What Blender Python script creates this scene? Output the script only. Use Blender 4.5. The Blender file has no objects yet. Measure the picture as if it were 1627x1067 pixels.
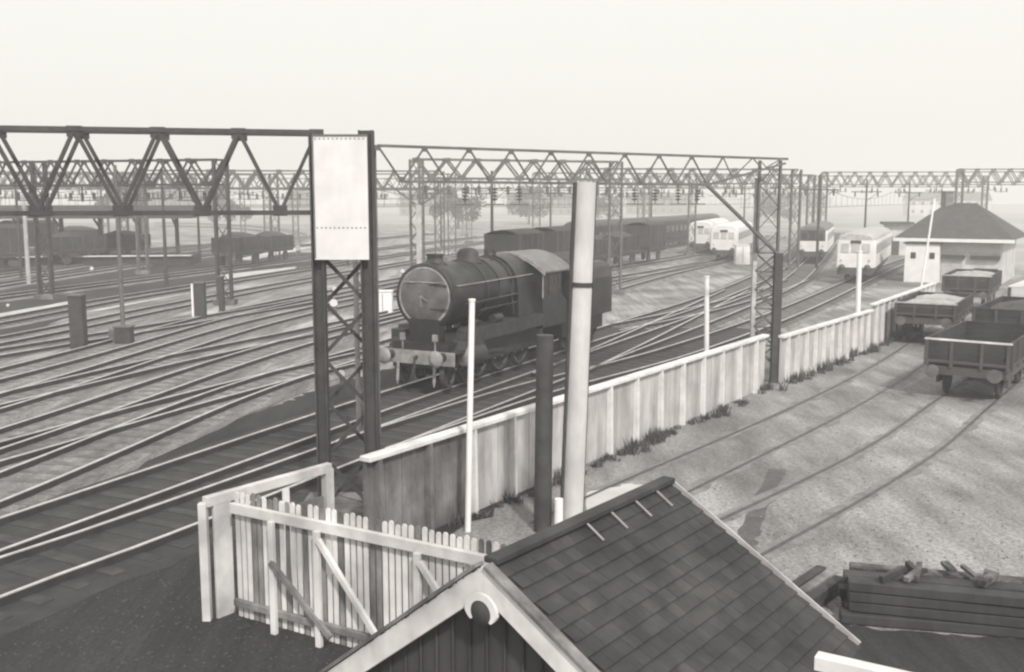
import bpy, math, random
from mathutils import Vector, Matrix
random.seed(7)
scene = bpy.context.scene
COL = scene.collection
R = math.radians
# ------------------------------------------------------------------ camera
F, CX, CY, H = 1600.0, 813.5, 533.5, 6.0
PITCH = math.atan((533.5-318.0)/F)
cam_d = bpy.data.cameras.new('camera'); cam = bpy.data.objects.new('camera', cam_d); COL.objects.link(cam)
cam_d.sensor_width = 36.0; cam_d.lens = 36.0*F/1627.0; cam_d.clip_start = 0.1; cam_d.clip_end = 5000
cam.location = (0, 0, H); cam.rotation_euler = (math.pi/2-PITCH, 0, 0)
scene.camera = cam
# ------------------------------------------------------------------ world, sun, exposure
w = bpy.data.worlds.new("World"); scene.world = w; w.use_nodes = True
nt = w.node_tree; nt.nodes.clear()
out = nt.nodes.new('ShaderNodeOutputWorld'); bg = nt.nodes.new('ShaderNodeBackground')
sky = nt.nodes.new('ShaderNodeTexSky'); sky.sky_type = 'NISHITA'; sky.sun_disc = False
SUN_EL, SUN_AZ = R(42), R(163)      # azimuth from +Y clockwise: behind the camera, to the right
sky.sun_elevation = SUN_EL; sky.sun_rotation = SUN_AZ; sky.dust_density = 6.0; sky.air_density = 2.0
bw = nt.nodes.new('ShaderNodeRGBToBW'); mul = nt.nodes.new('ShaderNodeMath'); mul.operation = 'MULTIPLY'; mul.inputs[1].default_value = 0.10
mx = nt.nodes.new('ShaderNodeMix'); mx.data_type = 'RGBA'; mx.inputs['Factor'].default_value = 0.80
nt.links.new(sky.outputs[0], bw.inputs[0]); nt.links.new(bw.outputs[0], mul.inputs[0])
nt.links.new(mul.outputs[0], mx.inputs['A']); mx.inputs['B'].default_value = (0.98, 0.965, 0.91, 1)
nt.links.new(mx.outputs['Result'], bg.inputs['Color']); bg.inputs['Strength'].default_value = 0.95
nt.links.new(bg.outputs[0], out.inputs['Surface'])
sd = bpy.data.lights.new('sun', 'SUN'); sun = bpy.data.objects.new('sun', sd); COL.objects.link(sun)
sd.energy = 2.8; sd.angle = R(3.5); sd.color = (1, 0.97, 0.92)
sdir = Vector((math.sin(SUN_AZ)*math.cos(SUN_EL), math.cos(SUN_AZ)*math.cos(SUN_EL), math.sin(SUN_EL)))
sun.rotation_euler = sdir.to_track_quat('Z', 'Y').to_euler(); sun.location = (20, -30, 60)
scene.view_settings.view_transform = 'Standard'; scene.view_settings.look = 'None'
scene.view_settings.gamma = 1; scene.view_settings.exposure = 0.27
scene.render.engine = 'CYCLES'
scene.cycles.filter_width = 2.3
scene.cycles.volume_bounces = 6
# ------------------------------------------------------------------ helpers
def W(px, py, z=0.0):
    a = (px-CX)/F; b = -(py-CY)/F
    f = math.cos(PITCH)+b*math.sin(PITCH); u = -math.sin(PITCH)+b*math.cos(PITCH)
    t = (z-H)/u
    return Vector((a*t, f*t, z))
def D(px, py, y):
    a = (px-CX)/F; b = -(py-CY)/F
    f = math.cos(PITCH)+b*math.sin(PITCH); u = -math.sin(PITCH)+b*math.cos(PITCH)
    t = y/f
    return Vector((a*t, y, H+u*t))
def A(x, z):
    return W(CX+F*x/z, 318+6*F/z, 0.0)
def ht(p, py):                      # height at which a vertical through p reaches image row py
    b = -(py-CY)/F
    f = math.cos(PITCH)+b*math.sin(PITCH); u = -math.sin(PITCH)+b*math.cos(PITCH)
    return H+u*p.y/f
class MB:
    def __init__(s): s.v = []; s.f = []; s.sm = []
    def add(s, vs, fs, smooth=False):
        n = len(s.v); s.v += [tuple(v) for v in vs]; s.f += [tuple(i+n for i in f) for f in fs]; s.sm += [smooth]*len(fs)
        return s
    def box(s, c, size, rz=0.0, M=None):
        hx, hy, hz = size[0]/2, size[1]/2, size[2]/2
        m = Matrix.Rotation(rz, 3, 'Z') if M is None else M
        c = Vector(c)
        vs = [c+m@Vector((x*hx, y*hy, z*hz)) for z in (-1, 1) for y in (-1, 1) for x in (-1, 1)]
        return s.add(vs, [(0,2,3,1),(4,5,7,6),(0,1,5,4),(2,6,7,3),(0,4,6,2),(1,3,7,5)])
    def bar(s, p, q, a, b=None, up=(0,0,1)):   # a: width across, b: height along up
        b = a if b is None else b
        p = Vector(p); q = Vector(q); d = q-p; L = d.length
        if L < 1e-6: return s
        d.normalize(); up = Vector(up)
        if abs(d.dot(up)) > .98: up = Vector((0,1,0)) if abs(d.y) < .9 else Vector((1,0,0))
        x = d.cross(up).normalized(); z = x.cross(d).normalized()
        m = Matrix((x, d, z)).transposed()
        return s.box((p+q)/2, (a, L, b), M=m)
    def tube(s, p, q, r, r2=None, n=12, caps=True):
        r2 = r if r2 is None else r2
        p = Vector(p); q = Vector(q); d = (q-p).normalized()
        up = Vector((0,0,1)) if abs(d.z) < .95 else Vector((1,0,0))
        x = d.cross(up).normalized(); y = d.cross(x).normalized()
        vs = []
        for c, rr in ((p, r), (q, r2)):
            for k in range(n):
                t = 2*math.pi*k/n; vs.append(c+x*math.cos(t)*rr+y*math.sin(t)*rr)
        fs = [(k, (k+1) % n, n+(k+1) % n, n+k) for k in range(n)]
        s.add(vs, fs, True)
        if caps: s.add(vs, [tuple(range(n))[::-1], tuple(range(n, 2*n))])
        return s
    def lathe(s, p, axis, prof, n=24):        # prof: (distance along axis, radius)
        p = Vector(p); d = Vector(axis).normalized()
        up = Vector((0,0,1)) if abs(d.z) < .95 else Vector((1,0,0))
        x = d.cross(up).normalized(); y = d.cross(x).normalized()
        vs = []; fs = []
        for (h, r) in prof:
            for k in range(n):
                t = 2*math.pi*k/n; vs.append(p+d*h+x*math.cos(t)*r+y*math.sin(t)*r)
        for i in range(len(prof)-1):
            for k in range(n):
                fs.append((i*n+k, i*n+(k+1) % n, (i+1)*n+(k+1) % n, (i+1)*n+k))
        return s.add(vs, fs, True)
    def prism(s, poly, d):                    # poly: list of 3-D points (planar), extruded by d
        n = len(poly); d = Vector(d); vs = [Vector(p) for p in poly]+[Vector(p)+d for p in poly]
        fs = [tuple(range(n))[::-1], tuple(range(n, 2*n))]+[(k, (k+1) % n, n+(k+1) % n, n+k) for k in range(n)]
        return s.add(vs, fs)
    def loft(s, secs, smooth=False, caps=True):
        n = len(secs[0]); vs = [p for sec in secs for p in sec]; fs = []
        for i in range(len(secs)-1):
            for k in range(n): fs.append((i*n+k, i*n+(k+1) % n, (i+1)*n+(k+1) % n, (i+1)*n+k))
        s.add(vs, fs, smooth)
        if caps: s.add(vs, [tuple(range(n))[::-1], tuple(range((len(secs)-1)*n, len(secs)*n))])
        return s
    def build(s, name, m, parent=None, bevel=0, loc=None):
        me = bpy.data.meshes.new(name); me.from_pydata(s.v, [], s.f); me.validate()
        if len(me.polygons) == len(s.sm): me.polygons.foreach_set('use_smooth', s.sm)
        me.update()
        import bmesh
        bm = bmesh.new(); bm.from_mesh(me); bmesh.ops.recalc_face_normals(bm, faces=bm.faces); bm.to_mesh(me); bm.free()
        o = bpy.data.objects.new(name, me); COL.objects.link(o); me.materials.append(M[m])
        if parent is not None: o.parent = parent
        if loc is not None: o.location = loc
        if bevel:
            b = o.modifiers.new('bevel', 'BEVEL'); b.width = bevel; b.segments = 2; b.limit_method = 'ANGLE'
        return o
def tag(o, label=None, cat=None, group=None, kind=None):
    if label: o['label'] = label
    if cat: o['category'] = cat
    if group: o['group'] = group
    if kind: o['kind'] = kind
    return o
def empty(name, loc, rz=0.0, label=None, cat=None, group=None):
    o = bpy.data.objects.new(name, None); COL.objects.link(o); o.location = loc; o.rotation_euler = (0, 0, rz)
    o.empty_display_size = .3
    return tag(o, label, cat, group)
def copy_tree(o, parent=None):
    c = o.copy(); COL.objects.link(c)
    if parent is not None: c.parent = parent
    for ch in list(o.children): copy_tree(ch, c)
    return c
# ------------------------------------------------------------------ materials
M = {}
def mat(name, v, var=.25, scale=3.0, rough=.8, metal=0.0, stretch=(1,1,1), rot=0.0, coord='Object', bump=.15, v2=None, detail=6, streak=None):
    m = bpy.data.materials.new(name); m.use_nodes = True; t = m.node_tree; b = t.nodes['Principled BSDF']
    tc = t.nodes.new('ShaderNodeTexCoord'); mp = t.nodes.new('ShaderNodeMapping'); mp.inputs['Scale'].default_value = stretch
    mp.inputs['Rotation'].default_value = (0, 0, rot)
    n1 = t.nodes.new('ShaderNodeTexNoise'); n1.inputs['Scale'].default_value = scale; n1.inputs['Detail'].default_value = detail; n1.inputs['Roughness'].default_value = .65
    t.links.new(tc.outputs[coord], mp.inputs[0]); t.links.new(mp.outputs[0], n1.inputs['Vector'])
    cr = t.nodes.new('ShaderNodeValToRGB'); lo = v*(1-var); hi = v2 if v2 else v*(1+var)
    tint = (1.0, .965, .962)
    cr.color_ramp.elements[0].position = .33; cr.color_ramp.elements[1].position = .67
    cr.color_ramp.elements[0].color = tuple(lo*c for c in tint)+(1,); cr.color_ramp.elements[1].color = tuple(min(hi, .9)*c for c in tint)+(1,)
    t.links.new(n1.outputs['Fac'], cr.inputs[0]); last = cr.outputs[0]
    if streak:
        n2 = t.nodes.new('ShaderNodeTexNoise'); n2.inputs['Scale'].default_value = streak[0]; n2.inputs['Detail'].default_value = 4
        t.links.new(tc.outputs[coord], n2.inputs['Vector'])
        r2 = t.nodes.new('ShaderNodeValToRGB'); r2.color_ramp.elements[0].position = .38; r2.color_ramp.elements[1].position = .62
        r2.color_ramp.elements[0].color = (streak[1],)*3+(1,); r2.color_ramp.elements[1].color = (1,1,1,1)
        t.links.new(n2.outputs['Fac'], r2.inputs[0])
        mm = t.nodes.new('ShaderNodeMix'); mm.data_type = 'RGBA'; mm.blend_type = 'MULTIPLY'; mm.inputs['Factor'].default_value = 1
        t.links.new(last, mm.inputs['A']); t.links.new(r2.outputs[0], mm.inputs['B']); last = mm.outputs['Result']
    if name in ('slate', 'concrete', 'concrete_worn_shade', 'timber_grey', 'timber_white', 'timber_dark', 'roof_tile', 'wagon'):
        ge = t.nodes.new('ShaderNodeNewGeometry'); mr = t.nodes.new('ShaderNodeMapRange'); lo_ = .80 if name == 'slate' else .62 if name == 'timber_grey' else .84
        mr.inputs['To Min'].default_value = lo_; mr.inputs['To Max'].default_value = 2-lo_ if name == 'slate' else 1.04
        t.links.new(ge.outputs['Random Per Island'], mr.inputs['Value']); m5 = t.nodes.new('ShaderNodeMix'); m5.data_type = 'RGBA'; m5.blend_type = 'MULTIPLY'; m5.inputs['Factor'].default_value = 1
        t.links.new(last, m5.inputs['A']); t.links.new(mr.outputs[0], m5.inputs['B']); last = m5.outputs['Result']
    if name in ('yard', 'ballast', 'cinder_shade', 'track_bed_pale'):
        n4 = t.nodes.new('ShaderNodeTexNoise'); n4.inputs['Scale'].default_value = 13; n4.inputs['Detail'].default_value = 5; n4.inputs['Roughness'].default_value = .8
        t.links.new(tc.outputs[coord], n4.inputs['Vector'])
        r4 = t.nodes.new('ShaderNodeValToRGB'); r4.color_ramp.elements[0].position = .36; r4.color_ramp.elements[1].position = .62
        r4.color_ramp.elements[0].color = (.5,)*3+(1,); r4.color_ramp.elements[1].color = (1.2,)*3+(1,)
        t.links.new(n4.outputs['Fac'], r4.inputs[0]); m4 = t.nodes.new('ShaderNodeMix'); m4.data_type = 'RGBA'; m4.blend_type = 'MULTIPLY'; m4.inputs['Factor'].default_value = 1
        t.links.new(last, m4.inputs['A']); t.links.new(r4.outputs[0], m4.inputs['B']); last = m4.outputs['Result']
    t.links.new(last, b.inputs['Base Color'])
    b.inputs['Roughness'].default_value = rough; b.inputs['Metallic'].default_value = metal
    if bump:
        bp = t.nodes.new('ShaderNodeBump'); bp.inputs['Strength'].default_value = bump; bp.inputs['Distance'].default_value = .05
        n3 = t.nodes.new('ShaderNodeTexNoise'); n3.inputs['Scale'].default_value = scale*4; n3.inputs['Detail'].default_value = 4
        t.links.new(mp.outputs[0], n3.inputs['Vector']); t.links.new(n3.outputs['Fac'], bp.inputs['Height']); t.links.new(bp.outputs[0], b.inputs['Normal'])
    M[name] = m; return m
TR = R(27)   # general heading of the tracks, clockwise from +Y
mat('yard', .31, .36, .7, .95, stretch=(1.5, .28, 1), rot=R(40), streak=(.28, .62), bump=.4, detail=9)
mat('yard_pale', .34, .25, 1.5, .95)
mat('far_ground', .36, .35, .05, .95, streak=(.02, .7))
mat('ballast', .37, .5, 1.1, .95, stretch=(1.5, .10, 1), rot=R(20), streak=(.16, .45), bump=.6, detail=10)
mat('cinder_shade', .034, .4, 1.2, .95, stretch=(2, .25, 1), rot=R(27), streak=(.3, .7), bump=.6, detail=9)  # dark ash; the tone also carries painted embankment shadow
mat('track_bed', .038, .35, 1.4, .95, bump=.6, detail=8)
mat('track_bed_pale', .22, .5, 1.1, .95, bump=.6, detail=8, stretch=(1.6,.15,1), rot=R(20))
mat('sleeper_pale', .15, .4, 3, .9)
mat('yard_rail', .075, .3, 3, .6)
mat('rail_web', .035, .3, 3, .8)
mat('rut', .19, .3, 2, .95, bump=.4)
mat('pale_sand', .5, .2, .5, .95)
mat('sleeper', .05, .4, 3, .9)
mat('rail', .68, .2, 3, .42, .5, bump=0)
mat('steel_dark', .05, .35, 2.5, .7, bump=.1)
mat('steel_mid', .12, .3, 2.5, .7, bump=.1)
mat('steel_pale', .42, .25, 2.5, .7, bump=.1)
mat('white_paint', .80, .08, 1.5, .6, bump=.03)
mat('panel_back', .69, .07, 1.2, .7, stretch=(1,1,.12), streak=(2.2, .90), bump=.02)
mat('pole_pale', .60, .16, 2.0, .6, stretch=(1,1,.25), bump=.06, streak=(1.2, .8))
mat('concrete', .50, .25, 2.4, .9, stretch=(1,1,.25), streak=(.9, .74), bump=.2)
mat('concrete_worn_shade', .19, .5, 1.6, .9, stretch=(1,1,.5), streak=(.9, .55), bump=.2)  # darker concrete, its tone holding shade as well as dirt
mat('coping', .66, .2, 1.5, .85, bump=.1)
mat('timber_white', .84, .12, 2.4, .8, stretch=(1,1,.35), streak=(1.1, .55), bump=.12)
mat('timber_grey', .26, .6, 2.0, .85, stretch=(1,1,.3), streak=(1.2, .4), bump=.15)
mat('timber_old', .13, .8, 5, .9, bump=.5, streak=(3, .35))
mat('timber_dark', .05, .35, 2.4, .85, stretch=(1,1,.3), bump=.15)
mat('slate', .045, .45, 1.6, .8, bump=.3, streak=(1.1, .6))
mat('slate_ridge', .08, .3, 3, .7)
mat('lead', .30, .2, 4, .6)
mat('loco_black', .030, .45, 1.6, .42, bump=.05, streak=(1.0, .6))
mat('loco_grimy', .038, .5, 2.2, .6, bump=.1)
mat('loco_door', .13, .45, 1.4, .42, bump=.05)
mat('loco_roof', .16, .3, 1.5, .55, bump=.05)
mat('loco_pale', .27, .35, 4, .6)
mat('coal', .045, .5, 6, .6, bump=.8)
mat('emu_pale', .72, .12, 1.0, .5, bump=.02)
mat('emu_dark', .07, .3, 1.0, .6, bump=.02)
mat('emu_roof', .16, .3, 1.0, .7)
mat('glass', .05, .2, 1.0, .12, bump=0)
mat('glass_pale', .45, .2, 1.0, .15, bump=0)
mat('car_dark', .035, .15, 1.0, .28, bump=0)
mat('car_mid', .16, .15, 1.0, .3, bump=0)
mat('car_pale', .68, .1, 1.0, .35, bump=0)
mat('tyre', .04, .2, 4, .85)
mat('chrome', .6, .1, 1, .25, .9, bump=0)
mat('brick', .2, .3, 2.0, .9)
mat('render_wall', .55, .22, .8, .85)
mat('roof_tile', .07, .25, 1.5, .8)
mat('wagon', .034, .45, 1.3, .8)
mat('leaf', .055, .5, 1.2, .8, bump=0)
mat('bark', .1, .3, 4, .9)
mat('grass', .08, .4, 2, .9, bump=0)
# ------------------------------------------------------------------ setting: ground sheets
def sheet(name, pts, m, z, kind='structure'):
    s = MB(); s.add([Vector((p[0], p[1], z)) for p in pts], [tuple(range(len(pts)))])
    o = s.build(name, m); tag(o, kind=kind); return o
sheet('ground', [(-900,-60), (900,-60), (900,1600), (-900,1600)], 'far_ground', -.02)
# fence line in approximate coordinates
def FL(t): return A(-.13+.686*t, 20.3+t)
fA0, fA1 = FL(-3.4), FL(11.9)
fB = [A(8.75, 33.0), A(14.5, 40.9), A(21.5, 51.6)]
yard_pts = [fA0+Vector((0,-.0,0)), fA1, fB[0], fB[1], fB[2], A(27,60), A(42,82), Vector((90,95,0)), Vector((90,-10,0)), Vector((-9,-10,0)), A(-5.5,9.5), A(-4.5,14.5)]
sheet('yard', yard_pts, 'yard', -.012)
bal_pts = [A(-5.2,13), A(-4.5,15), fA0, fA1, fB[0], fB[1], fB[2], A(27,60), A(42,82), A(60,130), A(60,260), A(-120,260), A(-120,60), A(-60,30), A(-30,8.5), A(-8.2,8.5)]
sheet('railway_ballast', bal_pts, 'ballast', -.006)
def blob(name, pts, m, z, jit=.35, n=14):
    P = []
    for i in range(len(pts)):
        p = Vector(pts[i]); q = Vector(pts[(i+1) % len(pts)])
        for k in range(n):
            t = k/n; r = p.lerp(q, t); r += Vector((random.uniform(-jit, jit), random.uniform(-jit, jit), 0)); P.append(r)
    return sheet(name, P, m, z)
blob('dark_ground_patch', [W(-200,880), W(5,803), W(169,741), W(420,652), W(505,618), W(640,580), W(790,525), W(900,495), W(938,560), W(1060,520), W(1150,485), W(1200,478), fB[0]+Vector((-.3,.5,0)), fA1+Vector((-.2,.1,0)), FL(4)+Vector((-.15,.15,0)), FL(-2.0)+Vector((.5,-.1,0)), W(740,900), W(760,1000), W(900,1180), W(0,1250), W(-300,1100)], 'cinder_shade', -.001, .16)  # dark sheet paints in the embankment shadow along with dark ground
blob('dark_sidings_ground', [A(-21,41), A(-24,60), A(-20,85), A(-14,110), A(-40,125), A(-90,130), A(-80,60), A(-36,40)], 'cinder_shade', -.001, .3)
blob('sand_path', [W(372,412), W(420,402), W(470,390), W(492,384), W(495,392), W(450,403), W(400,413)], 'pale_sand', .003, .15, 6)
blob('sand_path', [W(932,782), W(1000,768), W(1045,772), W(985,815), W(930,838)], 'pale_sand', -.003, .05, 8)
def strip(name, pts, wd, m, z):
    s = MB(); P = smooth(pts, 8); L = []; Rr = []
    for i, p in enumerate(P):
        a = P[max(i-1, 0)]; b = P[min(i+1, len(P)-1)]; d = (b-a).normalized(); n = Vector((-d.y, d.x, 0))
        k = 1+random.uniform(-.35, .35)
        L.append(p+n*wd/2*k); Rr.append(p-n*wd/2*k)
    vs = [Vector((q.x, q.y, z)) for q in L+Rr]; n = len(P)
    s.add(vs, [(i, i+1, n+i+1, n+i) for i in range(n-1)])
    o = s.build(name, m); tag(o, kind='structure'); return o
def smooth(pts, n=10):
    P = [Vector(p) for p in pts]; P = [P[0]*2-P[1]]+P+[P[-1]*2-P[-2]]; out = []
    for i in range(1, len(P)-2):
        a, b, c, d = P[i-1:i+3]
        for k in range(n):
            t = k/n; out.append(.5*((2*b)+(c-a)*t+(2*a-5*b+4*c-d)*t*t+(3*b-a-3*c+d)*t**3))
    out.append(P[-2]); return out
# ------------------------------------------------------------------ tracks
def resample(P, step):
    out = [P[0]]; acc = 0
    for i in range(1, len(P)):
        a, b = P[i-1], P[i]; L = (b-a).length
        while acc+L >= step:
            t = (step-acc)/L; a = a.lerp(b, t); out.append(a.copy()); L = (b-a).length; acc = 0
        acc += L
    return out
def track(pts, label, lift=0.0, bed='track_bed', sleepers=True):
    P = resample(smooth(pts, 14), .7)
    root = empty('railway_track', P[0].copy(), 0, label, 'railway track', 'railway tracks across the yard')
    o0 = P[0]; P = [p-o0 for p in P]; n = len(P); N = []
    for i in range(n):
        d = (P[min(i+1, n-1)]-P[max(i-1, 0)]).normalized(); N.append(Vector((-d.y, d.x, 0)))
    if bed:
        s = MB(); vs = []
        for i in range(n):
            for o_, z in ((-1.55, .0), (-1.3, .05), (1.3, .05), (1.55, .0)):
                k = o_*(1+random.uniform(-.06, .06)); vs.append(P[i]+N[i]*k+Vector((0,0,z+lift)))
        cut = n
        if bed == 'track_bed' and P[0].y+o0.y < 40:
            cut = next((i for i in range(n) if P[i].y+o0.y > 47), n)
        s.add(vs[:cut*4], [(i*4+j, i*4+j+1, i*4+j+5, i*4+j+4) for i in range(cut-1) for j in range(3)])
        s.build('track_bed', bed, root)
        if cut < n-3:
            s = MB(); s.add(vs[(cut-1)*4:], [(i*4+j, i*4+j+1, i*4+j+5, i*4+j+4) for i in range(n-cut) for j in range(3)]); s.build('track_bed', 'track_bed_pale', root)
    if sleepers:
        s = MB()
        for i in range(n):
            a = math.atan2(N[i].y, N[i].x); s.box(P[i]+Vector((0,0,.016+lift)), (2.5, .26, .09), a)
        tag(s.build('sleepers', 'sleeper' if bed == 'track_bed' else 'sleeper_pale', root), kind='stuff')
    for sg in (-1, 1):
        ra = None
        for nm_, mm_, hw_, za_, zb_ in (('rail', 'rail_web', .04, .05, .182), ('rail_head', 'rail', .036, .184, .202)):
            s = MB(); vs = []
            for i in range(n):
                for dx, z in ((-hw_, za_), (-hw_, zb_), (hw_, zb_), (hw_, za_)):
                    vs.append(P[i]+N[i]*(sg*.7525+dx)+Vector((0,0,z+lift)))
            s.add(vs, [(i*4+j, i*4+(j+1) % 4, i*4+4+(j+1) % 4, i*4+4+j) for i in range(n-1) for j in range(4)])
            o_r = s.build(nm_, mm_, root if ra is None else ra); ra = ra or o_r
T = {}
T[1] = [A(-11.4,8.7), A(-7.9,15.6), A(-5.9,19.3), A(2.9,36.9), A(10.9,52.7), A(19.5,71), A(28,94), A(39,125), A(60,185)]
T[0] = [A(-3.6,24), A(.6,31), A(6.4,39), A(14.6,53), A(24.3,71.6), A(35,92), A(50,118), A(75,160)]
T[2] = [A(-12.5,9.5), A(-8.9,17.6), A(-2.77,31.2), A(4.4,45.2), A(12,60.5), A(21,82), A(30,108), A(42,145), A(58,195)]
T[3] = [A(-12.6,12), A(-10.4,20.4), A(-8.3,31), A(-5.2,40), A(-2.2,48), A(.6,54), A(4,61), A(12,80), A(20.7,99), A(28,119), A(44,165)]
T[4] = [A(-15.2,14), A(-12.5,24.6), A(-9.6,38.9), A(-5.5,52), A(1,70), A(10,90), A(20,110), A(30,132), A(44,170)]
T[5] = [A(-18,14), A(-14.8,29.4), A(-11.96,48.7), A(-6.5,66), A(2,88), A(11,108), A(24,138), A(38,175)]
T[6] = [A(-22.5,14), A(-17.3,33.2), A(-14.4,52.7), A(-9,72), A(-1,95), A(8,118), A(20,148), A(32,180)]
T[7] = [A(-26,25), A(-21.3,42.3), A(-19,55), A(-15.5,72), A(-9,98), A(0,130), A(12,170)]
T[8] = [A(-33,25), A(-26,44), A(-23.5,60), A(-19,80), A(-12,110), A(-3,145)]
T[9] = [A(-42,35), A(-34,52), A(-29,70), A(-23,95), A(-14,130), A(-5,165)]
T[10] = [W(-60,468), W(0,455), W(250,417), W(400,396), W(468,383), W(480,374), W(440,364), W(350,357), W(250,354)]
T[11] = [W(-60,452), W(0,441), W(250,404), W(390,386), W(432,377), W(420,368), W(350,362), W(250,359)]
T[12] = [A(-60,75), A(-43,86), A(-35,106), A(-26,138), A(-14,180)]
T[13] = [A(-70,88), A(-54,99), A(-45,120), A(-36,150), A(-26,190)]
T[14] = [A(-15.9,14.5), A(-12.4,22), A(-9.2,30), A(-5.9,37), A(-1.9,44.3), A(4,56)]
T[15] = [A(-20.6,17), A(-15.6,28), A(-12.6,36.5), A(-9.0,45), A(-5.4,54), A(-1,66)]
T[16] = [A(-24.5,27), A(-20.0,38), A(-15.9,48), A(-12.2,58), A(-8.2,70)]
T[17] = [A(1.4,33.6), A(5.0,42), A(9.7,53.5), A(14.8,66)]
T[18] = [A(4.2,45.5), A(9.6,53), A(15.5,63), A(21,74)]
T[19] = [A(-1,60), A(4.5,70), A(11.5,82), A(20,98)]
TL = {0: 'siding that branches off between the steam engine and the concrete fence', 1: 'shiny track passing closest to the concrete fence and the timber paling corner',
 2: 'track carrying the black steam engine', 3: 'first track behind the steam engine, seen on its far side from us', 4: 'second track behind the steam engine, leading to the leftmost white train',
 5: 'third track behind the steam engine, with the dark carriages far along it', 6: 'track skirting the near side of the dark posts, with dark wagons on it',
 7: 'first track behind the dark posts in a row', 8: 'second track behind the dark posts in a row', 9: 'third track behind the dark posts in a row',
 10: 'curved track bending back left beside the pale sand patch', 11: 'inner curved track bending back left just beyond the sand patch',
 12: 'far left track in front of the platform canopy', 13: 'far left track nearest the platform canopy', 14: 'crossover rails cutting across the pale ground at left in front of the panelled column', 15: 'crossover rails joining the two tracks below the dark posts at left', 16: 'crossover rails running between the dark posts at left', 17: 'crossover rails beside the engine tender, near the concrete fence', 18: 'crossover rails just beyond the engine tender', 19: 'crossover rails leading to the middle white train'}
for k in T: track(T[k], TL[k], lift=.004*(k % 4), sleepers=(k < 10), bed=None if k > 13 else 'track_bed' if k in (0,1,2,8,9,12,13) else 'track_bed_pale')
T['y1'] = [W(900,842), W(1020,782), W(1180,708), W(1300,651), W(1400,597), W(1470,550), W(1533,499), W(1590,455)]
T['y2'] = [W(1020,930), W(1175,852), W(1320,778), W(1445,706), W(1530,640), W(1600,588), W(1690,530)]
T['y3'] = [W(1100,742), W(1190,725), W(1290,690), W(1400,640), W(1520,590), W(1660,540), W(1800,495)]
for k_, lb_ in (('y1', 'siding sunk in the yard nearest the concrete fence, leading to the far open wagons'), ('y2', 'siding sunk in the yard farthest from the concrete fence, leading to the big dark wagon')):
    P = resample(smooth(T[k_], 14), .5); root = empty('railway_track', P[0].copy(), 0, lb_, 'railway track', 'sunken sidings in the yard'); o0 = P[0].copy(); n = len(P)
    for sg in (-1, 1):
        for nm_, mm_, hw_, z_ in (('grime', 'rut', .17, -.007), ('rail', 'yard_rail', .038, .008)):
            s = MB(); vs = []
            for i in range(n):
                d = (P[min(i+1, n-1)]-P[max(i-1, 0)]).normalized(); N = Vector((-d.y, d.x, 0))
                for e in (-1, 1):
                    jt = 1+random.uniform(-.5, .6) if nm_ == 'grime' else 1
                    vs.append(P[i]-o0+N*(sg*.7525+e*hw_*jt)+Vector((0,0,z_)))
            s.add(vs, [(i*2, i*2+1, i*2+3, i*2+2) for i in range(n-1)]); s.build(nm_, mm_, root)
strip('dark_streak', [W(1182,872), W(1200,820), W(1236,745)], .34, 'yard_rail', -.0095)  # dark strip painted like the cast shadow of a pole
strip('dark_streak', [W(1340,800), W(1400,770), W(1470,745)], .22, 'rut', -.0095)  # plain dark streak across the yard
def along(k, y):                 # point and heading on track k at forward distance y
    P = smooth(T[k], 30)
    for i in range(1, len(P)):
        if P[i-1].y <= y <= P[i].y:
            t = (y-P[i-1].y)/(P[i].y-P[i-1].y+1e-9); p = P[i-1].lerp(P[i], t); d = (P[i]-P[i-1]).normalized()
            return p, -math.atan2(d.x, d.y)
    return P[-1], 0.0
# ------------------------------------------------------------------ gantries
def truss(s, p0, p1, top, depth, pitch, width, mw, off=0.0, seg=None):
    """box truss between two plan points; two planes of Warren bracing"""
    d = Vector((p1.x-p0.x, p1.y-p0.y, 0)); L = d.length; d.normalize(); nrm = Vector((-d.y, d.x, 0))
    planes = (-width/2, width/2) if width > 0 else (0,)
    n = max(2, round(L/pitch)); pt = L/n
    for w_ in planes:
        a = Vector((p0.x, p0.y, 0))+nrm*w_; b = a+d*L
        s.bar(a+Vector((0,0,top)), b+Vector((0,0,top)), mw*1.25); s.bar(a+Vector((0,0,top-depth)), b+Vector((0,0,top-depth)), mw*1.25)
        for i in range(n):
            x0 = a+d*(pt*i); x1 = a+d*(pt*(i+.5)); x2 = a+d*(pt*(i+1))
            s.bar(x0+Vector((0,0,top)), x1+Vector((0,0,top-depth)), mw); s.bar(x1+Vector((0,0,top-depth)), x2+Vector((0,0,top)), mw)
            for q, zz in ((x0, top-.04), (x1, top-depth+.04)):
                s.box(q+Vector((0,0,zz)), (mw*4.0, mw*.6, mw*3.0), math.atan2(d.y, d.x))
    if width > 0:
        for i in range(n+1):
            x0 = Vector((p0.x, p0.y, 0))+d*(pt*i)
            s.bar(x0-nrm*width/2+Vector((0,0,top)), x0+nrm*width/2+Vector((0,0,top)), mw*.8)
            if i < n:
                x1 = x0+d*pt/2; s.bar(x1-nrm*width/2+Vector((0,0,top-depth)), x1+nrm*width/2+Vector((0,0,top-depth)), mw*.8)
    return s
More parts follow.
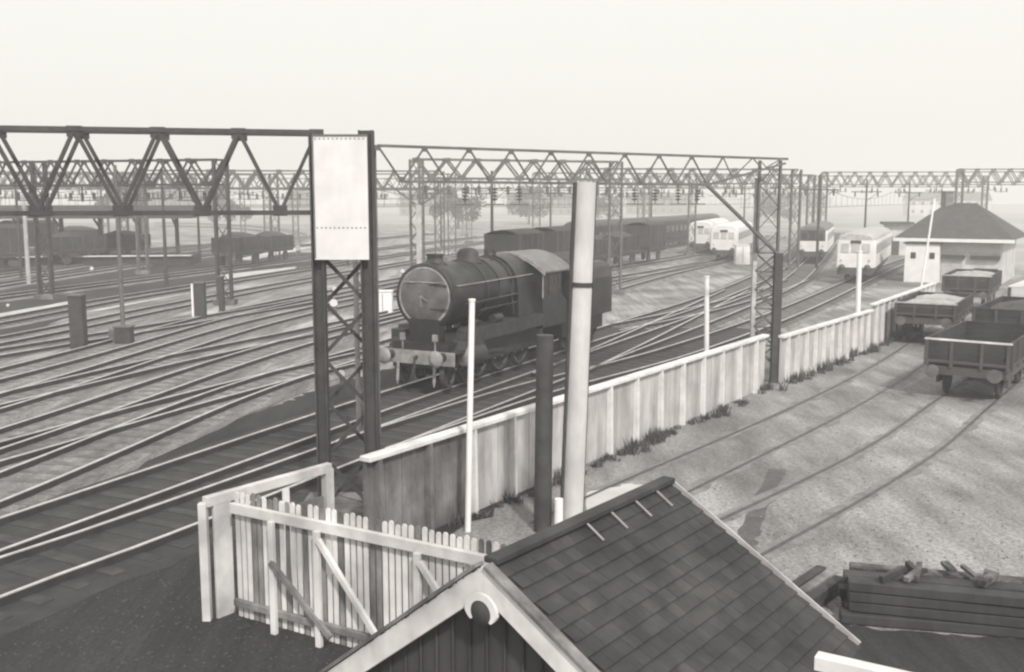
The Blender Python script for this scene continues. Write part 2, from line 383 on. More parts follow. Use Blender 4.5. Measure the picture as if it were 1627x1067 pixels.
def lattice_leg(s, p, h, wx, wy, rz, mw, z0=0.0, pitch=1.0):
    m = Matrix.Rotation(rz, 3, 'Z')
    cs = [p+m@Vector((sx*wx/2, sy*wy/2, 0)) for sx, sy in ((-1,-1),(1,-1),(1,1),(-1,1))]
    for c in cs: s.bar(c+Vector((0,0,z0)), c+Vector((0,0,h)), mw*1.3, mw*1.3)
    n = max(1, round((h-z0)/pitch)); st = (h-z0)/n
    for f in range(4):
        a, b = cs[f], cs[(f+1) % 4]
        if (a-b).length < .05: continue
        for i in range(n):
            za, zb = z0+i*st, z0+(i+1)*st
            if i % 2: a, b = b, a
            s.bar(a+Vector((0,0,za)), b+Vector((0,0,zb)), mw*.55)
            if i % 2: a, b = b, a
    return s
# near gantry with the white-backed panel
cbase = W(550, 832); TOPZ = ht(cbase, 207)
g1 = empty('gantry', cbase, 0, 'large dark steel gantry at left whose lattice column carries the blank white panel', 'gantry', 'steel lattice gantries spanning the tracks')
sc = F/ cbase.y
def loc(p, base): return Vector(p)-Vector(base)
lw = 1.0
lx0 = D(514, 700, cbase.y).x; lx1 = D(591, 700, cbase.y).x
for x_, nm in ((lx0, 'left'), (lx1, 'right')):
    s = MB(); wd = .17 if nm == 'left' else .21
    hh = TOPZ if nm == 'right' else TOPZ-.05
    s.box((x_-cbase.x, 0, hh/2), (wd, .05, hh)).box((x_-cbase.x-wd/2-.01, -.0, hh/2), (.03, .26, hh)).box((x_-cbase.x+wd/2+.01, 0, hh/2), (.03, .26, hh))
    for k in range(30):
        s.box((x_-cbase.x-wd/2+.03, -.03, .2+k*.24), (.025, .03, .025)); s.box((x_-cbase.x+wd/2-.03, -.03, .2+k*.24), (.025, .03, .025))
    s.build('column', 'steel_dark', g1)
    s = MB(); s.box((x_-cbase.x-wd/2-.005, .55, hh/2), (wd, .06, hh)); s.build('column', 'steel_mid' if nm == 'left' else 'steel_dark', g1)
s = MB(); zz = .3; k = 0
while zz < TOPZ-2.9:
    a, b = (lx0-cbase.x, lx1-cbase.x) if k % 2 else (lx1-cbase.x, lx0-cbase.x)
    s.bar((a, .05, zz), (b, .05, zz+.95), .07, .012, up=(0,1,0)); s.bar((b, .5, zz), (a, .5, zz+.95), .07, .012, up=(0,1,0)); zz += .95; k += 1
s.build('lacing', 'steel_dark', g1)
MB().box((0, .28, .18), (1.7, 1.2, .36)).build('footing', 'concrete_worn_shade', g1, .03)
# left arm of the near gantry
Lend = D(-260, 195, cbase.y*.905); 
p0 = Vector((lx0-.05, cbase.y+.3, 0)); 
pl = Vector((D(5,200,10).x/10, 0, 0))
# the top chord climbs to row 200 at the frame's left edge
yl = None
for k in range(400):
    y_ = cbase.y-.01*k; pz = D(5, 200, y_)
    if pz.z <= TOPZ: yl = y_; break
p5 = Vector((D(5,200,yl).x, yl+.3, 0)); dd = (p5-p0); 
pitch = dd.length/3.78
p1 = p0+dd.normalized()*pitch*7
s = MB(); truss(s, loc(p0, cbase), loc(p1, cbase), TOPZ-.03, 1.42, pitch, .62, .062); s.build('truss', 'steel_dark', g1)
s = MB(); q = loc(p1, cbase); lattice_leg(s, q, TOPZ, .6, .6, 0, .07); s.build('column', 'steel_dark', g1)
# white panel
pz0 = D(502, 412, cbase.y-.12); pz1 = D(584, 214, cbase.y-.12)
pn = empty('panel', ((pz0.x+pz1.x)/2, cbase.y-.2, pz0.z), 0, 'tall blank white panel with riveted joints fixed to the column of the near gantry', 'panel')
wv, hv = pz1.x-pz0.x, pz1.z-pz0.z
s = MB(); s.box((0, 0, hv/2), (wv, .05, hv)); s.build('board', 'panel_back', pn, .006)
s = MB()
for k in range(12):
    for z_ in (hv*.26, hv-.07): s.tube((-wv/2+.06+k*(wv-.12)/11, -.025, z_), (-wv/2+.06+k*(wv-.12)/11, -.036, z_), .013, n=8)
s.build('rivets', 'steel_mid', pn)
s = MB(); s.box((0, -.027, hv-.015), (wv, .012, .04)).box((-wv/2+.01, -.032, hv/2), (.03, .012, hv-.06)); s.build('edge_strip', 'steel_mid', pn)
# right (farther) gantry
gL = A(-3.15, 23.8); gR = A(8.62, 33.2); 
TR2 = ht(gR, 252)
def gant_base(): pass
g2 = empty('gantry', gR, 0, 'thin steel gantry reaching right over the tracks to a braced leg beside the concrete fence', 'gantry', 'steel lattice gantries spanning the tracks')
gL2 = None
for k in range(600):                    # find the forward distance at which row 230 has the same height
    y_ = 18+.02*k; pz = D(600, 231, y_)
    if pz.z >= TR2: gL2 = Vector((pz.x, y_, 0)); break
dirv = (Vector((gR.x, gR.y, 0))-gL2).normalized(); Lg = (Vector((gR.x, gR.y, 0))-gL2).length
s = MB(); dep = .86; npan = 11; ptc = Lg/npan
a0 = loc(gL2, gR); up = Vector((0,0,1))
s.bar(a0+up*TR2, a0+dirv*(Lg+.3)+up*TR2, .06, .07)
kend = 8.5
s.bar(a0+dirv*ptc*.5+up*(TR2-dep), a0+dirv*ptc*kend+up*(TR2-dep), .06, .07)
for i in range(9):
    x0 = a0+dirv*ptc*i; x1 = a0+dirv*ptc*(i+.5); x2 = a0+dirv*ptc*(i+1)
    s.bar(x0+up*TR2, x1+up*(TR2-dep), .04); 
    if i < 9: s.bar(x1+up*(TR2-dep), x2+up*TR2, .04)
    s.box(x0+up*(TR2-.05), (.16, .03, .13), math.atan2(dirv.y, dirv.x)); s.box(x1+up*(TR2-dep+.05), (.16, .03, .13), math.atan2(dirv.y, dirv.x))
xk = a0+dirv*ptc*kend+up*(TR2-dep); xe = a0+dirv*(Lg+.2)+up*(TR2-.14)
s.bar(xk, xe, .05, .06)
for i in (9, 10): 
    x1 = xk.lerp(xe, (i-8.5)/2.6+.12); s.bar(a0+dirv*ptc*i+up*TR2, x1, .03); s.bar(x1, a0+dirv*ptc*(i+1)+up*TR2, .03)
s.build('truss', 'steel_mid', g2)
s = MB(); s.bar(xk, a0+dirv*(Lg-.05)+up*ht(gR, 402), .075, .09); s.build('knee_brace', 'steel_mid', g2)
wl = (D(1228,400,gR.y).x-D(1190,400,gR.y).x)
s = MB(); lattice_leg(s, loc(Vector((gR.x-wl*.42, gR.y+.1, 0)), gR), TR2-.05, wl*.86, .12, 0, .05, z0=ht(gR,402), pitch=.8); s.build('lattice', 'steel_mid', g2)
MB().box((.02, 0, ht(gR,402)/2), (.26, .24, ht(gR,402))).build('leg', 'steel_dark', g2)
MB().box((-wl*.86, .35, TR2/2-.3), (.13, .16, TR2-.6)).build('leg', 'steel_pale', g2)
s = MB(); 
zl = ht(gR,402); nk = 6
for k in range(nk):
    za, zb = .6+(zl-.6)*k/nk, .6+(zl-.6)*(k+1)/nk
    s.bar((-wl*.84, .3, za), (0, .05, zb), .06); s.bar((0, .08, za), (-wl*.84, .33, zb), .06); s.bar((-wl*.84, .3, zb), (0, .05, zb), .05)
s.build('lacing', 'steel_mid', g2)
s = MB(); lp = loc(gL2, gR); lattice_leg(s, lp+Vector((-.35,0,0)), TR2, .5, .3, 0, .06); s.build('leg', 'steel_mid', g2)
# insulators
def insulator_at(p, z, label, group):
    r = empty('insulator', (p.x, p.y, z), 0, label, 'insulator', group); s = MB()
    s.tube((0,0,0), (0,0,-.55), .015, n=6)
    for k in range(4): s.lathe((0,0,-.12-k*.09), (0,0,-1), [(0,.02), (.02,.09), (.05,.07), (.06,.02)], 10)
    s.build('disc_string', 'steel_mid', r); MB().bar((-.25, 0, -.56), (.25, 0, -.56), .03).build('clamp', 'steel_mid', r); return r
IG = 'insulator strings hanging from the thin gantry'
ins = insulator_at(gL2+dirv*ptc*1.9, TR2-dep-.02, 'insulator string leftmost under the thin gantry beam', IG)
for kk, lb in ((2.6, 'insulator string second from the left under the thin gantry beam'), (3.2, 'insulator string just left of midway under the thin gantry beam'), (6.3, 'insulator string right of the tall pale pole under the thin gantry'), (6.9, 'insulator string two places right of the tall pale pole'), (7.6, 'insulator string nearest the diagonal knee brace'), (8.2, 'insulator string hanging at the foot of the diagonal knee brace')):
    c = copy_tree(ins); c['label'] = lb; q = gL2+dirv*ptc*kk; c.location = (q.x, q.y, TR2-dep-.02)
# distant portals
def portal(p, q, top, dep, label, m='steel_mid', legs=(0,1), pitch=1.9, mw=.09, wid=.6, ni=4):
    r = empty('gantry', p, 0, label, 'gantry', 'steel lattice gantries spanning the tracks'); b = Vector(p)
    s = MB(); truss(s, Vector((0,0,0)), Vector(q)-b, top, dep, pitch, wid, mw); s.build('truss', m, r)
    for t in legs:
        pp = b.lerp(Vector(q), t)-b; s = MB(); lattice_leg(s, pp, top, .75, .35, 0, .09, pitch=1.2); s.build('leg', m, r)
        s = MB(); s.box(pp+Vector((0,0,.15)), (1.2,.9,.3)); s.build('footing', 'concrete_worn_shade', r)
    dv = (Vector(q)-b)
    for i in range(ni):
        pp = dv*((i+.5)/ni); s = MB()
        s.bar(pp+Vector((0,0,top-dep)), pp+Vector((0,0,top-dep-1.0)), .07)
        s.bar(pp+Vector((-.9,0,top-dep-.9)), pp+Vector((.9,0,top-dep-.9)), .06)
        for e in (-.7, 0, .7): s.tube(pp+Vector((e,0,top-dep-.45)), pp+Vector((e,0,top-dep-.85)), .10, n=8)
        s.build('hanger', m, r)
    return r
portal(A(-38,64), A(-16.5,58), 8.3, 1.4, 'distant gantry behind the near gantry, over the tracks beyond the dark posts', legs=(0,.45,1), ni=6, m='steel_dark')
portal(A(-5.6,60), A(6.5,64), 8.4, 1.1, 'distant gantry with one pale leg just left of the steam engine', ni=5)
portal(A(-52,99), A(-6,101), 8.6, 1.5, 'wide faint gantry far left beyond the platform canopy approach', legs=(0,.3,.62,1), ni=9)
portal(A(2.5,104), A(33,112), 8.8, 1.5, 'faint gantry above the pale electric trains', legs=(0,.55,1), ni=8)
portal(A(-30,140), A(18,142), 9, 1.6, 'faint gantry in the far distance above the steam engine', legs=(0,.5,1), ni=10)
portal(A(20,150), A(70,150), 9.6, 1.6, 'faint gantry in the far distance left of the hipped roof building', legs=(0,.5,1), ni=10)
portal(A(-64,125), A(-31,128), 9.2, 1.6, 'faint gantry at the far left over the platform canopies', legs=(0,.4,1), ni=7)
portal(A(52,118), A(78,116), 9.6, 1.5, 'gantry at the right edge behind the hipped roof building', legs=(0,1), ni=4)
portal(A(-30,82), A(-6,84), 8.4, 1.4, 'faint gantry midway to the far canopy, behind the slim grey mast', ni=7)
portal(A(-70,105), A(-40,110), 9.0, 1.5, 'faint gantry just in front of the long canopy', legs=(0,.5,1), ni=7)
portal(A(6,84), A(24,86), 8.6, 1.2, 'faint gantry above the leftmost pale trains', ni=5)
portal(A(-60,165), A(-8,170), 9.6, 1.7, 'faintest gantry at the far left of the skyline', legs=(0,.3,.6,1), ni=12)
portal(A(40,130), A(72,128), 9.6, 1.6, 'faint gantry directly behind the hipped roof building', ni=8)
# Y mast left of the engine
mp_ = A(-5.35,58.5); 
ma = empty('mast', mp_, 0, 'pale mast with two raised diagonal arms behind the steam engine', 'mast')
MB().box((0,0,ht(mp_,325)/2), (.28,.24,ht(mp_,325))).build('lower_post', 'steel_pale', ma)
z1, z2 = ht(mp_,325), ht(mp_,258)
MB().box((.05,0,(z1+z2)/2), (.16,.14,z2-z1)).build('upper_post', 'steel_mid', ma)
s = MB(); s.bar((0,0,z1-.1), (1.7,0,z1+1.0), .09).bar((0,0,z1-.1), (-1.9,0,z1+1.3), .09); s.build('arms', 'steel_mid', ma)
m0 = empty('mast', A(-24,70), 0, 'faint mast with a cross arm, nearest of the far masts left of the white panel', 'mast', 'masts with cross arms among the far tracks')
MB().tube((0,0,0),(0,0,8.2),.14,.09,n=8).build('shaft','steel_dark',m0); s = MB(); s.bar((-1.6,0,6.9),(1.6,0,6.9),.09).bar((0,0,5.9),(1.3,0,6.9),.05).bar((-1.2,0,6.9),(-1.2,0,6.4),.12).bar((1.2,0,6.9),(1.2,0,6.4),.12); s.build('cross_arm','steel_dark',m0)
for x_, y_, lb in ((-38,78,'mast with a cross arm standing before the left end of the long canopy'),(-31,100,'mast with a cross arm just beyond the right end of the long canopy'),(-15,92,'mast with a cross arm close to the right of the white panel column'),(-21,118,'mast with a cross arm hidden low behind the white panel'),(-1.5,76,'mast with a cross arm rising just behind the engine chimney'),(4.5,118,'mast with a cross arm behind the dark covered wagons'),(16.5,120,'mast with a cross arm between the tall pole and the pale trains'),(26,86,'mast with a cross arm between the two right-hand pale trains'),(37,106,'mast with a cross arm beyond the closest pale train'),(31,135,'mast with a cross arm far behind the domed-roof train'),(-50,95,'mast with a cross arm at the left edge behind the canopy'),(47,120,'mast with a cross arm far off left of the hipped roof'),(-9,128,'farthest mast with a cross arm above the smokebox')):
    c = copy_tree(m0); c.location = A(x_, y_); c['label'] = lb
# contact wires (a few, thin)
def wire(k, ya, yb, label, z=5.3):
    P = [p for p in smooth(T[k], 10) if ya <= p.y <= yb]
    if len(P) < 3: return
    s = MB()
    for i in range(len(P)-1):
        a, b = P[i], P[i+1]; s.bar(a+Vector((0,0,z)), b+Vector((0,0,z)), .025)
        u = abs(((a.y/30) % 1)-.5)*2; v = abs(((b.y/30) % 1)-.5)*2
        za, zb = z+.5+.7*u*u, z+.5+.7*v*v
        s.bar(a+Vector((0,0,za)), b+Vector((0,0,zb)), .025)
        s.bar(a+Vector((0,0,z)), a+Vector((0,0,za)), .014)
    tag(s.build('contact_wire', 'steel_mid'), label, 'overhead wire', 'overhead contact wires')
for k, lb in ((4, 'overhead wire above the second track behind the engine'), (6, 'overhead wire above the track skirting the dark posts'), (7, 'overhead wire above the first track behind the dark posts'), (9, 'overhead wire above the third track behind the dark posts'), (3, 'overhead wire leading to the middle white train'), (5, 'overhead wire above the third track behind the engine'), (8, 'overhead wire above the second track behind the dark posts'), (0, 'overhead wire leading to the closest pale train'), (1, 'overhead wire leading to the domed-roof train')):
    wire(k, 55 if k in (0,1,3,4,5) else 40, 150, lb, 5.6)
# ------------------------------------------------------------------ poles in the yard
def pole(name, px_b, py_b, px_t, py_t, wpx, m, label, cat='pole', grp=None, collar=None, cap=None, shade_conduit=None, n=20):
    b = W(px_b, py_b); tpt = D(px_t, py_t, b.y); r0 = wpx/2*b.y/F*1.02
    root = empty(name, b, 0, label, cat, grp); tp = tpt-b
    s = MB(); s.tube((0,0,-.1), tp, r0, r0*.93, n); s.build('shaft', m, root)
    if collar:
        c = Vector((0,0,0)).lerp(tp, collar); d = tp.normalized(); s = MB(); s.tube(c-d*.04, c+d*.04, r0*1.05, n=n); s.build('collar', 'steel_dark', root)
    if shade_conduit:
        s = MB(); o = Vector((-r0*.93, -r0*.35, 0)); s.tube(o, tp+o, r0*.21, n=8); o2 = Vector((r0*.9, -r0*.3, 0)); s.tube(o2+tp*.0, tp*.999+o2*.95, r0*.10, n=8); s.build('shade_conduit', 'steel_dark', root)  # dark tubes: a cable run that also paints the pole's shaded edges
    if cap:
        s = MB(); s.tube(tp, tp+Vector((0,0,.04)), r0*1.15, n=n); s.build('cap', m, root)
    return root
pole('steel_pole', 908, 840, 931, 289, 36, 'pole_pale', 'tall thick pale pole with a dark collar, standing in the yard by the shed', collar=.715, shade_conduit=True, n=32)
pole('timber_post', 862, 842, 866, 532, 29, 'steel_dark', 'short thick dark post just left of the tall pale pole', 'post')
pole('marker_post', 887, 850, 888, 792, 15, 'white_paint', 'stubby white post between the dark post and the tall pale pole', 'post')
PG = 'slim white posts along the concrete fence'
pole('slim_post', 743, 843, 750, 478, 10, 'white_paint', 'slim white post in front of the nearest fence panels and the steam engine', 'post', PG, cap=True)
b5 = A(6.76, 35)
pp = pole('slim_post', CX+F*6.76/35, 318+9600/35, 1123, 440, 8, 'white_paint', 'slim white post rising behind the middle of the concrete fence', 'post', PG, cap=True)
pole('slim_post', 1361, 556, 1366, 400, 8, 'white_paint', 'slim white post in front of the pale train at the far end of the fence', 'post', PG, cap=True)
# ------------------------------------------------------------------ concrete fence
def concrete_fence(p0, p1, h, spacing, label, m, taper=True, start=0.0, off=0, split=None, postm='coping', shaded=0):
    root = empty('concrete_fence', p0, 0, label, 'fence'); d = (p1-p0); L = d.length; d.normalize(); n = Vector((d.y, -d.x, 0))  # n points to the yard
    a = math.atan2(d.y, d.x); N = int((L-start)/spacing)+1
    xs = [start+i*spacing for i in range(N)]
    edges = [0]+xs+[L]
    for i in range(len(edges)-1):
        e0, e1 = edges[i], edges[i+1]
        if e1-e0 < .15: continue
        s = MB(); c = d*((e0+e1)/2)
        nb = max(1, round((e1-e0)/.22)); wb = (e1-e0-.01)/nb
        for j in range(nb): s.box(d*(e0+wb*(j+.5))+n*random.uniform(-.006,.006)+Vector((0,0,(h-.12)/2)), (wb-.008, .05, h-.12), a)
        s.build('panel', m if i >= shaded else 'concrete_worn_shade', root)
    for i, x in enumerate(xs):
        s = MB(); q = d*x+n*.075
        prof = [(-.06, 0), (.06, 0), (.045, .12), (-.045, .12)]
        def sec(z, k): return [d*x+d*px_*k+n*(py_*k+.03)+Vector((0,0,z)) for px_, py_ in prof]
        s.loft([sec(-.05, 1.1), sec(.35, 1.05), sec(h-.10, .9)])
        s.build('post', postm if i >= shaded-1 else 'concrete_worn_shade', root)
    s = MB(); s.bar(Vector((0,0,h-.06))+n*.03, d*L+Vector((0,0,h-.06))+n*.03, .24, .09); s.build('coping', 'coping', root, .015)
    return root
sp = (FL(4.56)-FL(3.46)).length
p803 = FL(.13)
stt = (p803-fA0).length % sp
concrete_fence(fA0, fA1, ht(FL(0), 655), sp, 'tall pale concrete panel fence with tapering posts, nearest section beside the steam engine', 'concrete', start=stt, shaded=3)  # leftmost panels and posts take the dark concrete: shade painted in with dirt
concrete_fence(fB[0], fB[1], ht(fB[0], 532), sp*.66, 'farther concrete fence section beyond the dark gantry leg', 'concrete', start=.5)
concrete_fence(fB[1]+(fB[2]-fB[1]).normalized()*.15, fB[2], ht(fB[1], 482), sp*.8, 'farthest concrete fence section running up to the parked cars', 'concrete', start=.6)
# weeds at the fence foot: stuff
s = MB()
def tuft(c, hgt, nb, spread):
    for k in range(nb):
        a = random.uniform(0, 6.28); r = random.uniform(0, spread); b = Vector(c)+Vector((math.cos(a)*r, math.sin(a)*r, 0))
        t = b+Vector((random.uniform(-.12,.12), random.uniform(-.12,.12), hgt*random.uniform(.5,1.1))); w_ = Vector((random.uniform(-1,1), random.uniform(-1,1), 0)).normalized()*.02
        s.add([b-w_, b+w_, t], [(0,1,2)])
dF = (fA1-fA0).normalized(); nF = Vector((dF.y, -dF.x, 0)); LF = (fA1-fA0).length
for i in range(70):
    x = random.uniform(2, LF); k = abs(math.sin(x*1.9))*abs(math.sin(x*.7+1))
    tuft(fA0+dF*x+nF*random.uniform(.12,.35+.3*k), .08+.3*k, 22, .16)
for seg in range(2):
    a_, b_ = fB[seg], fB[seg+1]; d_ = (b_-a_).normalized(); n_ = Vector((d_.y, -d_.x, 0)); L_ = (b_-a_).length
    for i in range(45):
        x = random.uniform(0, L_); k = abs(math.sin(x*2.3)); tuft(a_+d_*x+n_*random.uniform(.1,.5), .08+.32*k, 18, .16)
tag(s.build('weeds', 'grass'), kind='stuff', label='low weeds growing along the foot of the concrete fence', cat='weeds')
# ------------------------------------------------------------------ timber paling fences at the corner
hb = W(335, 985); FH = ht(hb, 792)
c0 = W(325, 792, FH); c1 = W(520, 738, FH)
r1 = empty('timber_fence', (c0.x, c0.y, 0), 0, 'white timber fence with open gaps between wide boards, running back from the corner', 'fence')
d1 = Vector((c1.x-c0.x, c1.y-c0.y, 0)); L1 = d1.length; d1.normalize(); a1 = math.atan2(d1.y, d1.x)
MB().bar((0,0,FH-.05), d1*(L1+.05)+Vector((0,0,FH-.05)), .12, .15).build('top_rail', 'timber_white', r1, .01)
MB().box((-.03,0,FH/2-.03), (.12,.12,FH-.06)).build('post', 'timber_white', r1, .01)
MB().box(d1*.30+Vector((0,-.05,FH/2-.02)), (.30,.05,FH), a1).build('board', 'timber_white', r1, .006)
MB().box(d1*(L1*.63)+Vector((0,0,FH/2-.1)), (.12,.04,FH-.2), a1).build('board', 'timber_white', r1, .006)
MB().box(d1*L1+Vector((0,0,FH/2-.03)), (.16,.13,FH-.06), a1).build('post', 'timber_white', r1, .01)
MB().box(d1*(L1*.80)+Vector((0,.05,FH/2-.25)), (L1*.34,.025,FH-.5), a1).build('infill', 'timber_grey', r1)
e0 = W(368, 806, FH-.13); e1 = W(782, 893, FH-.13)
r2 = empty('paling_fence', (e0.x, e0.y, 0), 0, 'close paling fence with a heavy white rail and diagonal braces behind the shed gable', 'fence')
d2 = Vector((e1.x-e0.x, e1.y-e0.y, 0)); L2 = d2.length; d2.normalize(); a2 = math.atan2(d2.y, d2.x); n2 = Vector((d2.y, -d2.x, 0))
if n2.y > 0: n2 = -n2
MB().bar(Vector((0,0,FH-.13)), d2*(L2+.8)+Vector((0,0,FH-.13)), .08, .15).build('top_rail', 'timber_white', r2, .01)
MB().bar(Vector((0,0,.28)), d2*(L2+.8)+Vector((0,0,.28)), .07, .10).build('bottom_rail', 'timber_grey', r2, .01)
npal = int((L2+.8)/.105)
for i in range(npal):
    x = .05+i*.105; hh = FH+.10+random.uniform(-.025,.02); q = d2*x-n2*.07; s = MB(); 
    prof = [(-.035, .05), (.035, .05), (.035, hh-.03), (0.02, hh), (-.02, hh), (-.035, hh-.03)]
    s.prism([q+d2*px_+Vector((0,0,z_)) for px_, z_ in prof], n2*.022); s.build('paling', 'timber_white' if random.random() < (.75 if .2 < i/npal < .8 else .45) else 'timber_grey', r2)
for xp in (436, 508, 668):
    q = W(xp, 806+(xp-368)*.21, FH-.13); x = (Vector((q.x,q.y,0))-Vector((e0.x,e0.y,0))).dot(d2)
    MB().box(d2*x+n2*.07+Vector((0,0,(FH-.18)/2)), (.09,.07,FH-.18), a2).build('post', 'timber_white', r2, .008)
    MB().bar(d2*(x+.06)+n2*.11+Vector((0,0,FH-.28)) if xp > 440 else d2*x+n2*.11+Vector((0,0,FH-.75)), d2*(x+1.05)+n2*.11+Vector((0,0,.35 if xp > 440 else .2)), .06, .08).build('brace', 'timber_white' if xp > 440 else 'timber_grey', r2, .006)
# ------------------------------------------------------------------ shed with the slate roof
RZ = 2.77
N0 = W(776, 897, RZ); F0 = W(1060, 766, RZ); rd = (F0-N0); LR = rd.length; rd.normalize(); pr = Vector((rd.y, -rd.x, 0)); SL = math.tan(R(31.5)); WD = 2.25; SLL = math.tan(R(38))
shed = empty('shed', (N0.x, N0.y, 0), 0, 'low shed with a dark slate pitched roof and white bargeboards in the foreground', 'shed')
def sp_(u, v, lift=0.0):                       # u along ridge, v across (+ right), on the roof surface
    q_ = SL if v >= 0 else -SLL
    nn = Vector((pr.x*q_, pr.y*q_, 1)).normalized()
    return rd*u+pr*v+Vector((0,0,RZ-v*q_))+nn*lift
for sg, nm in ((1, 'roof'), (-1, 'roof')):
    s = MB(); nc = 16
    for i in range(nc):
        v0 = WD*i/nc; v1 = WD*(i+1)/nc+.03; nu = 20
        for k in range(nu):
            u0 = LR*(k+(.5 if i % 2 else 0))/nu; u1 = u0+LR/nu-.003
            u0 = max(0, min(LR, u0)); u1 = max(0, min(LR, u1))
            if u1-u0 < .02: continue
            j = random.uniform(0, .006)
            a, b, c, d = sp_(u0, sg*v0, .006), sp_(u1, sg*v0, .006), sp_(u1, sg*v1, .028+j), sp_(u0, sg*v1, .028+j)
            dn = Vector((0,0,-.012)); s.add([a,b,c,d,a+dn,b+dn,c+dn,d+dn], [(0,1,2,3),(4,7,6,5),(3,2,6,7),(0,3,7,4),(1,5,6,2)])
    s.add([sp_(0,0,-.002), sp_(LR,0,-.002), sp_(LR,sg*WD,-.002), sp_(0,sg*WD,-.002), sp_(0,0,-.05), sp_(LR,0,-.05), sp_(LR,sg*WD,-.05), sp_(0,sg*WD,-.05)], [(0,1,2,3),(4,7,6,5),(0,3,7,4),(1,5,6,2),(2,6,7,3)])
    s.build(nm, 'slate', shed)
s = MB(); s.bar(sp_(0,0,.05), sp_(LR,0,.05), .16, .06); s.build('ridge_cap', 'slate', shed, .01)
for u in (.44, .58, .73, .87):
    s = MB(); s.bar(sp_(LR*u, .07, .07), sp_(LR*u, .27, .06), .022, .012); s.build('lead_strip', 'lead', shed)
s = MB(); s.bar(sp_(LR+.02, .02, .03), sp_(LR+.02, WD, .03), .02, .07); s.bar(sp_(LR+.02, -.02, .03), sp_(LR+.02, -WD, .03), .02, .07); s.build('verge_strip', 'steel_pale', shed)
# near gable
fw = -rd
for sg in (1, -1):
    s = MB(); a = sp_(-.06, 0, .02); b = sp_(-.06, sg*(WD+.3), .02); dn = Vector((0,0,-.27))
    s.prism([a, b, b+dn, a+dn], fw*.04); s.build('bargeboard', 'timber_white', shed, .006)
    s = MB(); s.bar(sp_(-.07, sg*.02, .045), sp_(-.07, sg*(WD+.1), .045), .12, .035); s.build('verge_moulding', 'timber_grey', shed)
cz = RZ-.40; s = MB(); prev = None
cc = Vector((0,0,cz))+fw*.105+pr*.02
n_arc = 22; ri, ro = .115, .18; vs = []
for k in range(n_arc+1):
    t = R(-35)+R(250)*k/n_arc; tap = 1 if 3 < k < n_arc-3 else .35+.65*min(k, n_arc-k)/3
    ro_ = ri+(ro-ri)*tap
    for r_ in (ri, ro_): 
        p_ = cc+pr*(math.cos(t)*r_)+Vector((0,0,math.sin(t)*r_)); vs.append(p_); vs.append(p_+fw*.04)
fs = []
for k in range(n_arc):
    i = k*4; j = i+4
    fs += [(i+1,i+3,j+3,j+1), (i,j,j+2,i+2), (i,i+1,j+1,j), (i+2,j+2,j+3,i+3)]
fs += [(0,2,3,1), (n_arc*4, n_arc*4+1, n_arc*4+3, n_arc*4+2)]
s.add(vs, fs); s.build('ornament', 'timber_white', shed)
s = MB(); s.lathe(cc-fw*.01, fw, [(0,.001),(0,.113),(.045,.113),(.05,.001)], 24); s.build('notch_disc', 'timber_dark', shed)  # dark disc over the bargeboards, coloured to pass for a dark notch
eav = RZ-WD*SL
s = MB(); g0 = rd*.12
s.prism([g0+pr*(-WD+.25)+Vector((0,0,0)), g0+pr*(WD-.25)+Vector((0,0,0)), g0+pr*(WD-.25)+Vector((0,0,eav+.08)), g0+Vector((0,0,RZ-.08)), g0+pr*(-WD+.25)+Vector((0,0,RZ-(WD-.25)*SLL-.08))], rd*(LR-.2)); s.build('walls', 'timber_dark', shed)
s = MB()
for k in range(20):
    v = -WD+.3+k*(2*WD-.6)/19; top = RZ-abs(v)*(SL if v > 0 else SLL)-.12; s.bar(rd*.105+pr*v+Vector((0,0,.05)), rd*.105+pr*v+Vector((0,0,top)), .02, .025)
s.build('batten', 'timber_dark', shed)
# second roof corner at the very bottom
q0 = W(1297, 1040, 2.6); q1 = W(1450, 1075, 2.6); dq = (q1-q0).normalized()
sh2 = empty('lean_to', (q0.x, q0.y, 0), 0, 'pale bargeboard end of a second dark hut at the bottom edge of the picture', 'shed')
MB().bar(Vector((0,0,2.50)), dq*1.8+Vector((0,0,2.50)), .12, .22).build('bargeboard', 'coping', sh2, .006)
nq = Vector((dq.y, -dq.x, 0)); 
if nq.y > 0: nq = -nq
MB().prism([Vector((0,0,0))+nq*.06, dq*1.8+nq*.06, dq*1.8+nq*1.5, nq*1.5], (0,0,2.3)).build('walls', 'timber_dark', sh2)
MB().prism([Vector((0,0,2.47))+nq*.02, dq*1.85+nq*.02+Vector((0,0,2.47)), dq*1.85+nq*1.6+Vector((0,0,2.25)), nq*1.6+Vector((0,0,2.25))], (0,0,.04)).build('roof', 'slate', sh2)
# ------------------------------------------------------------------ steam locomotive
def spoked(s, c, r, n=12, wd=.13, sgn=1):
    c = Vector(c); s.lathe(c-Vector((wd/2,0,0)), (1,0,0), [(0,r*.86),(0,r+.03),(.03,r+.03),(.035,r),(wd,r),(wd,r*.86),(0,r*.86)], 28)
    s.tube(c-Vector((wd/2,0,0)), c+Vector((wd/2,0,0)), r*.2, n=14)
    for k in range(n):
        t = 6.2832*k/n; u = Vector((0, math.cos(t), math.sin(t))); s.bar(c+u*r*.15, c+u*r*.88, .05, .05, up=(1,0,0))
lp_ = W(673, 628); tnext = W(673+300, 628-0)  # heading comes from the track direction
pdir = A(4.4,45.2)-A(-2.77,31.2); LH = -math.atan2(pdir.x, pdir.y)
lo = empty('steam_engine', (lp_.x, lp_.y, .28), LH, 'large grimy black steam engine facing left with a round smokebox door', 'steam engine', None)
RB, BZ = .94, 2.66
s = MB(); s.lathe((0,.15,BZ), (0,1,0), [(0,.80),(0,.97),(.05,.98),(1.75,.98),(1.8,.93)], 40); s.build('smokebox', 'loco_black', lo)
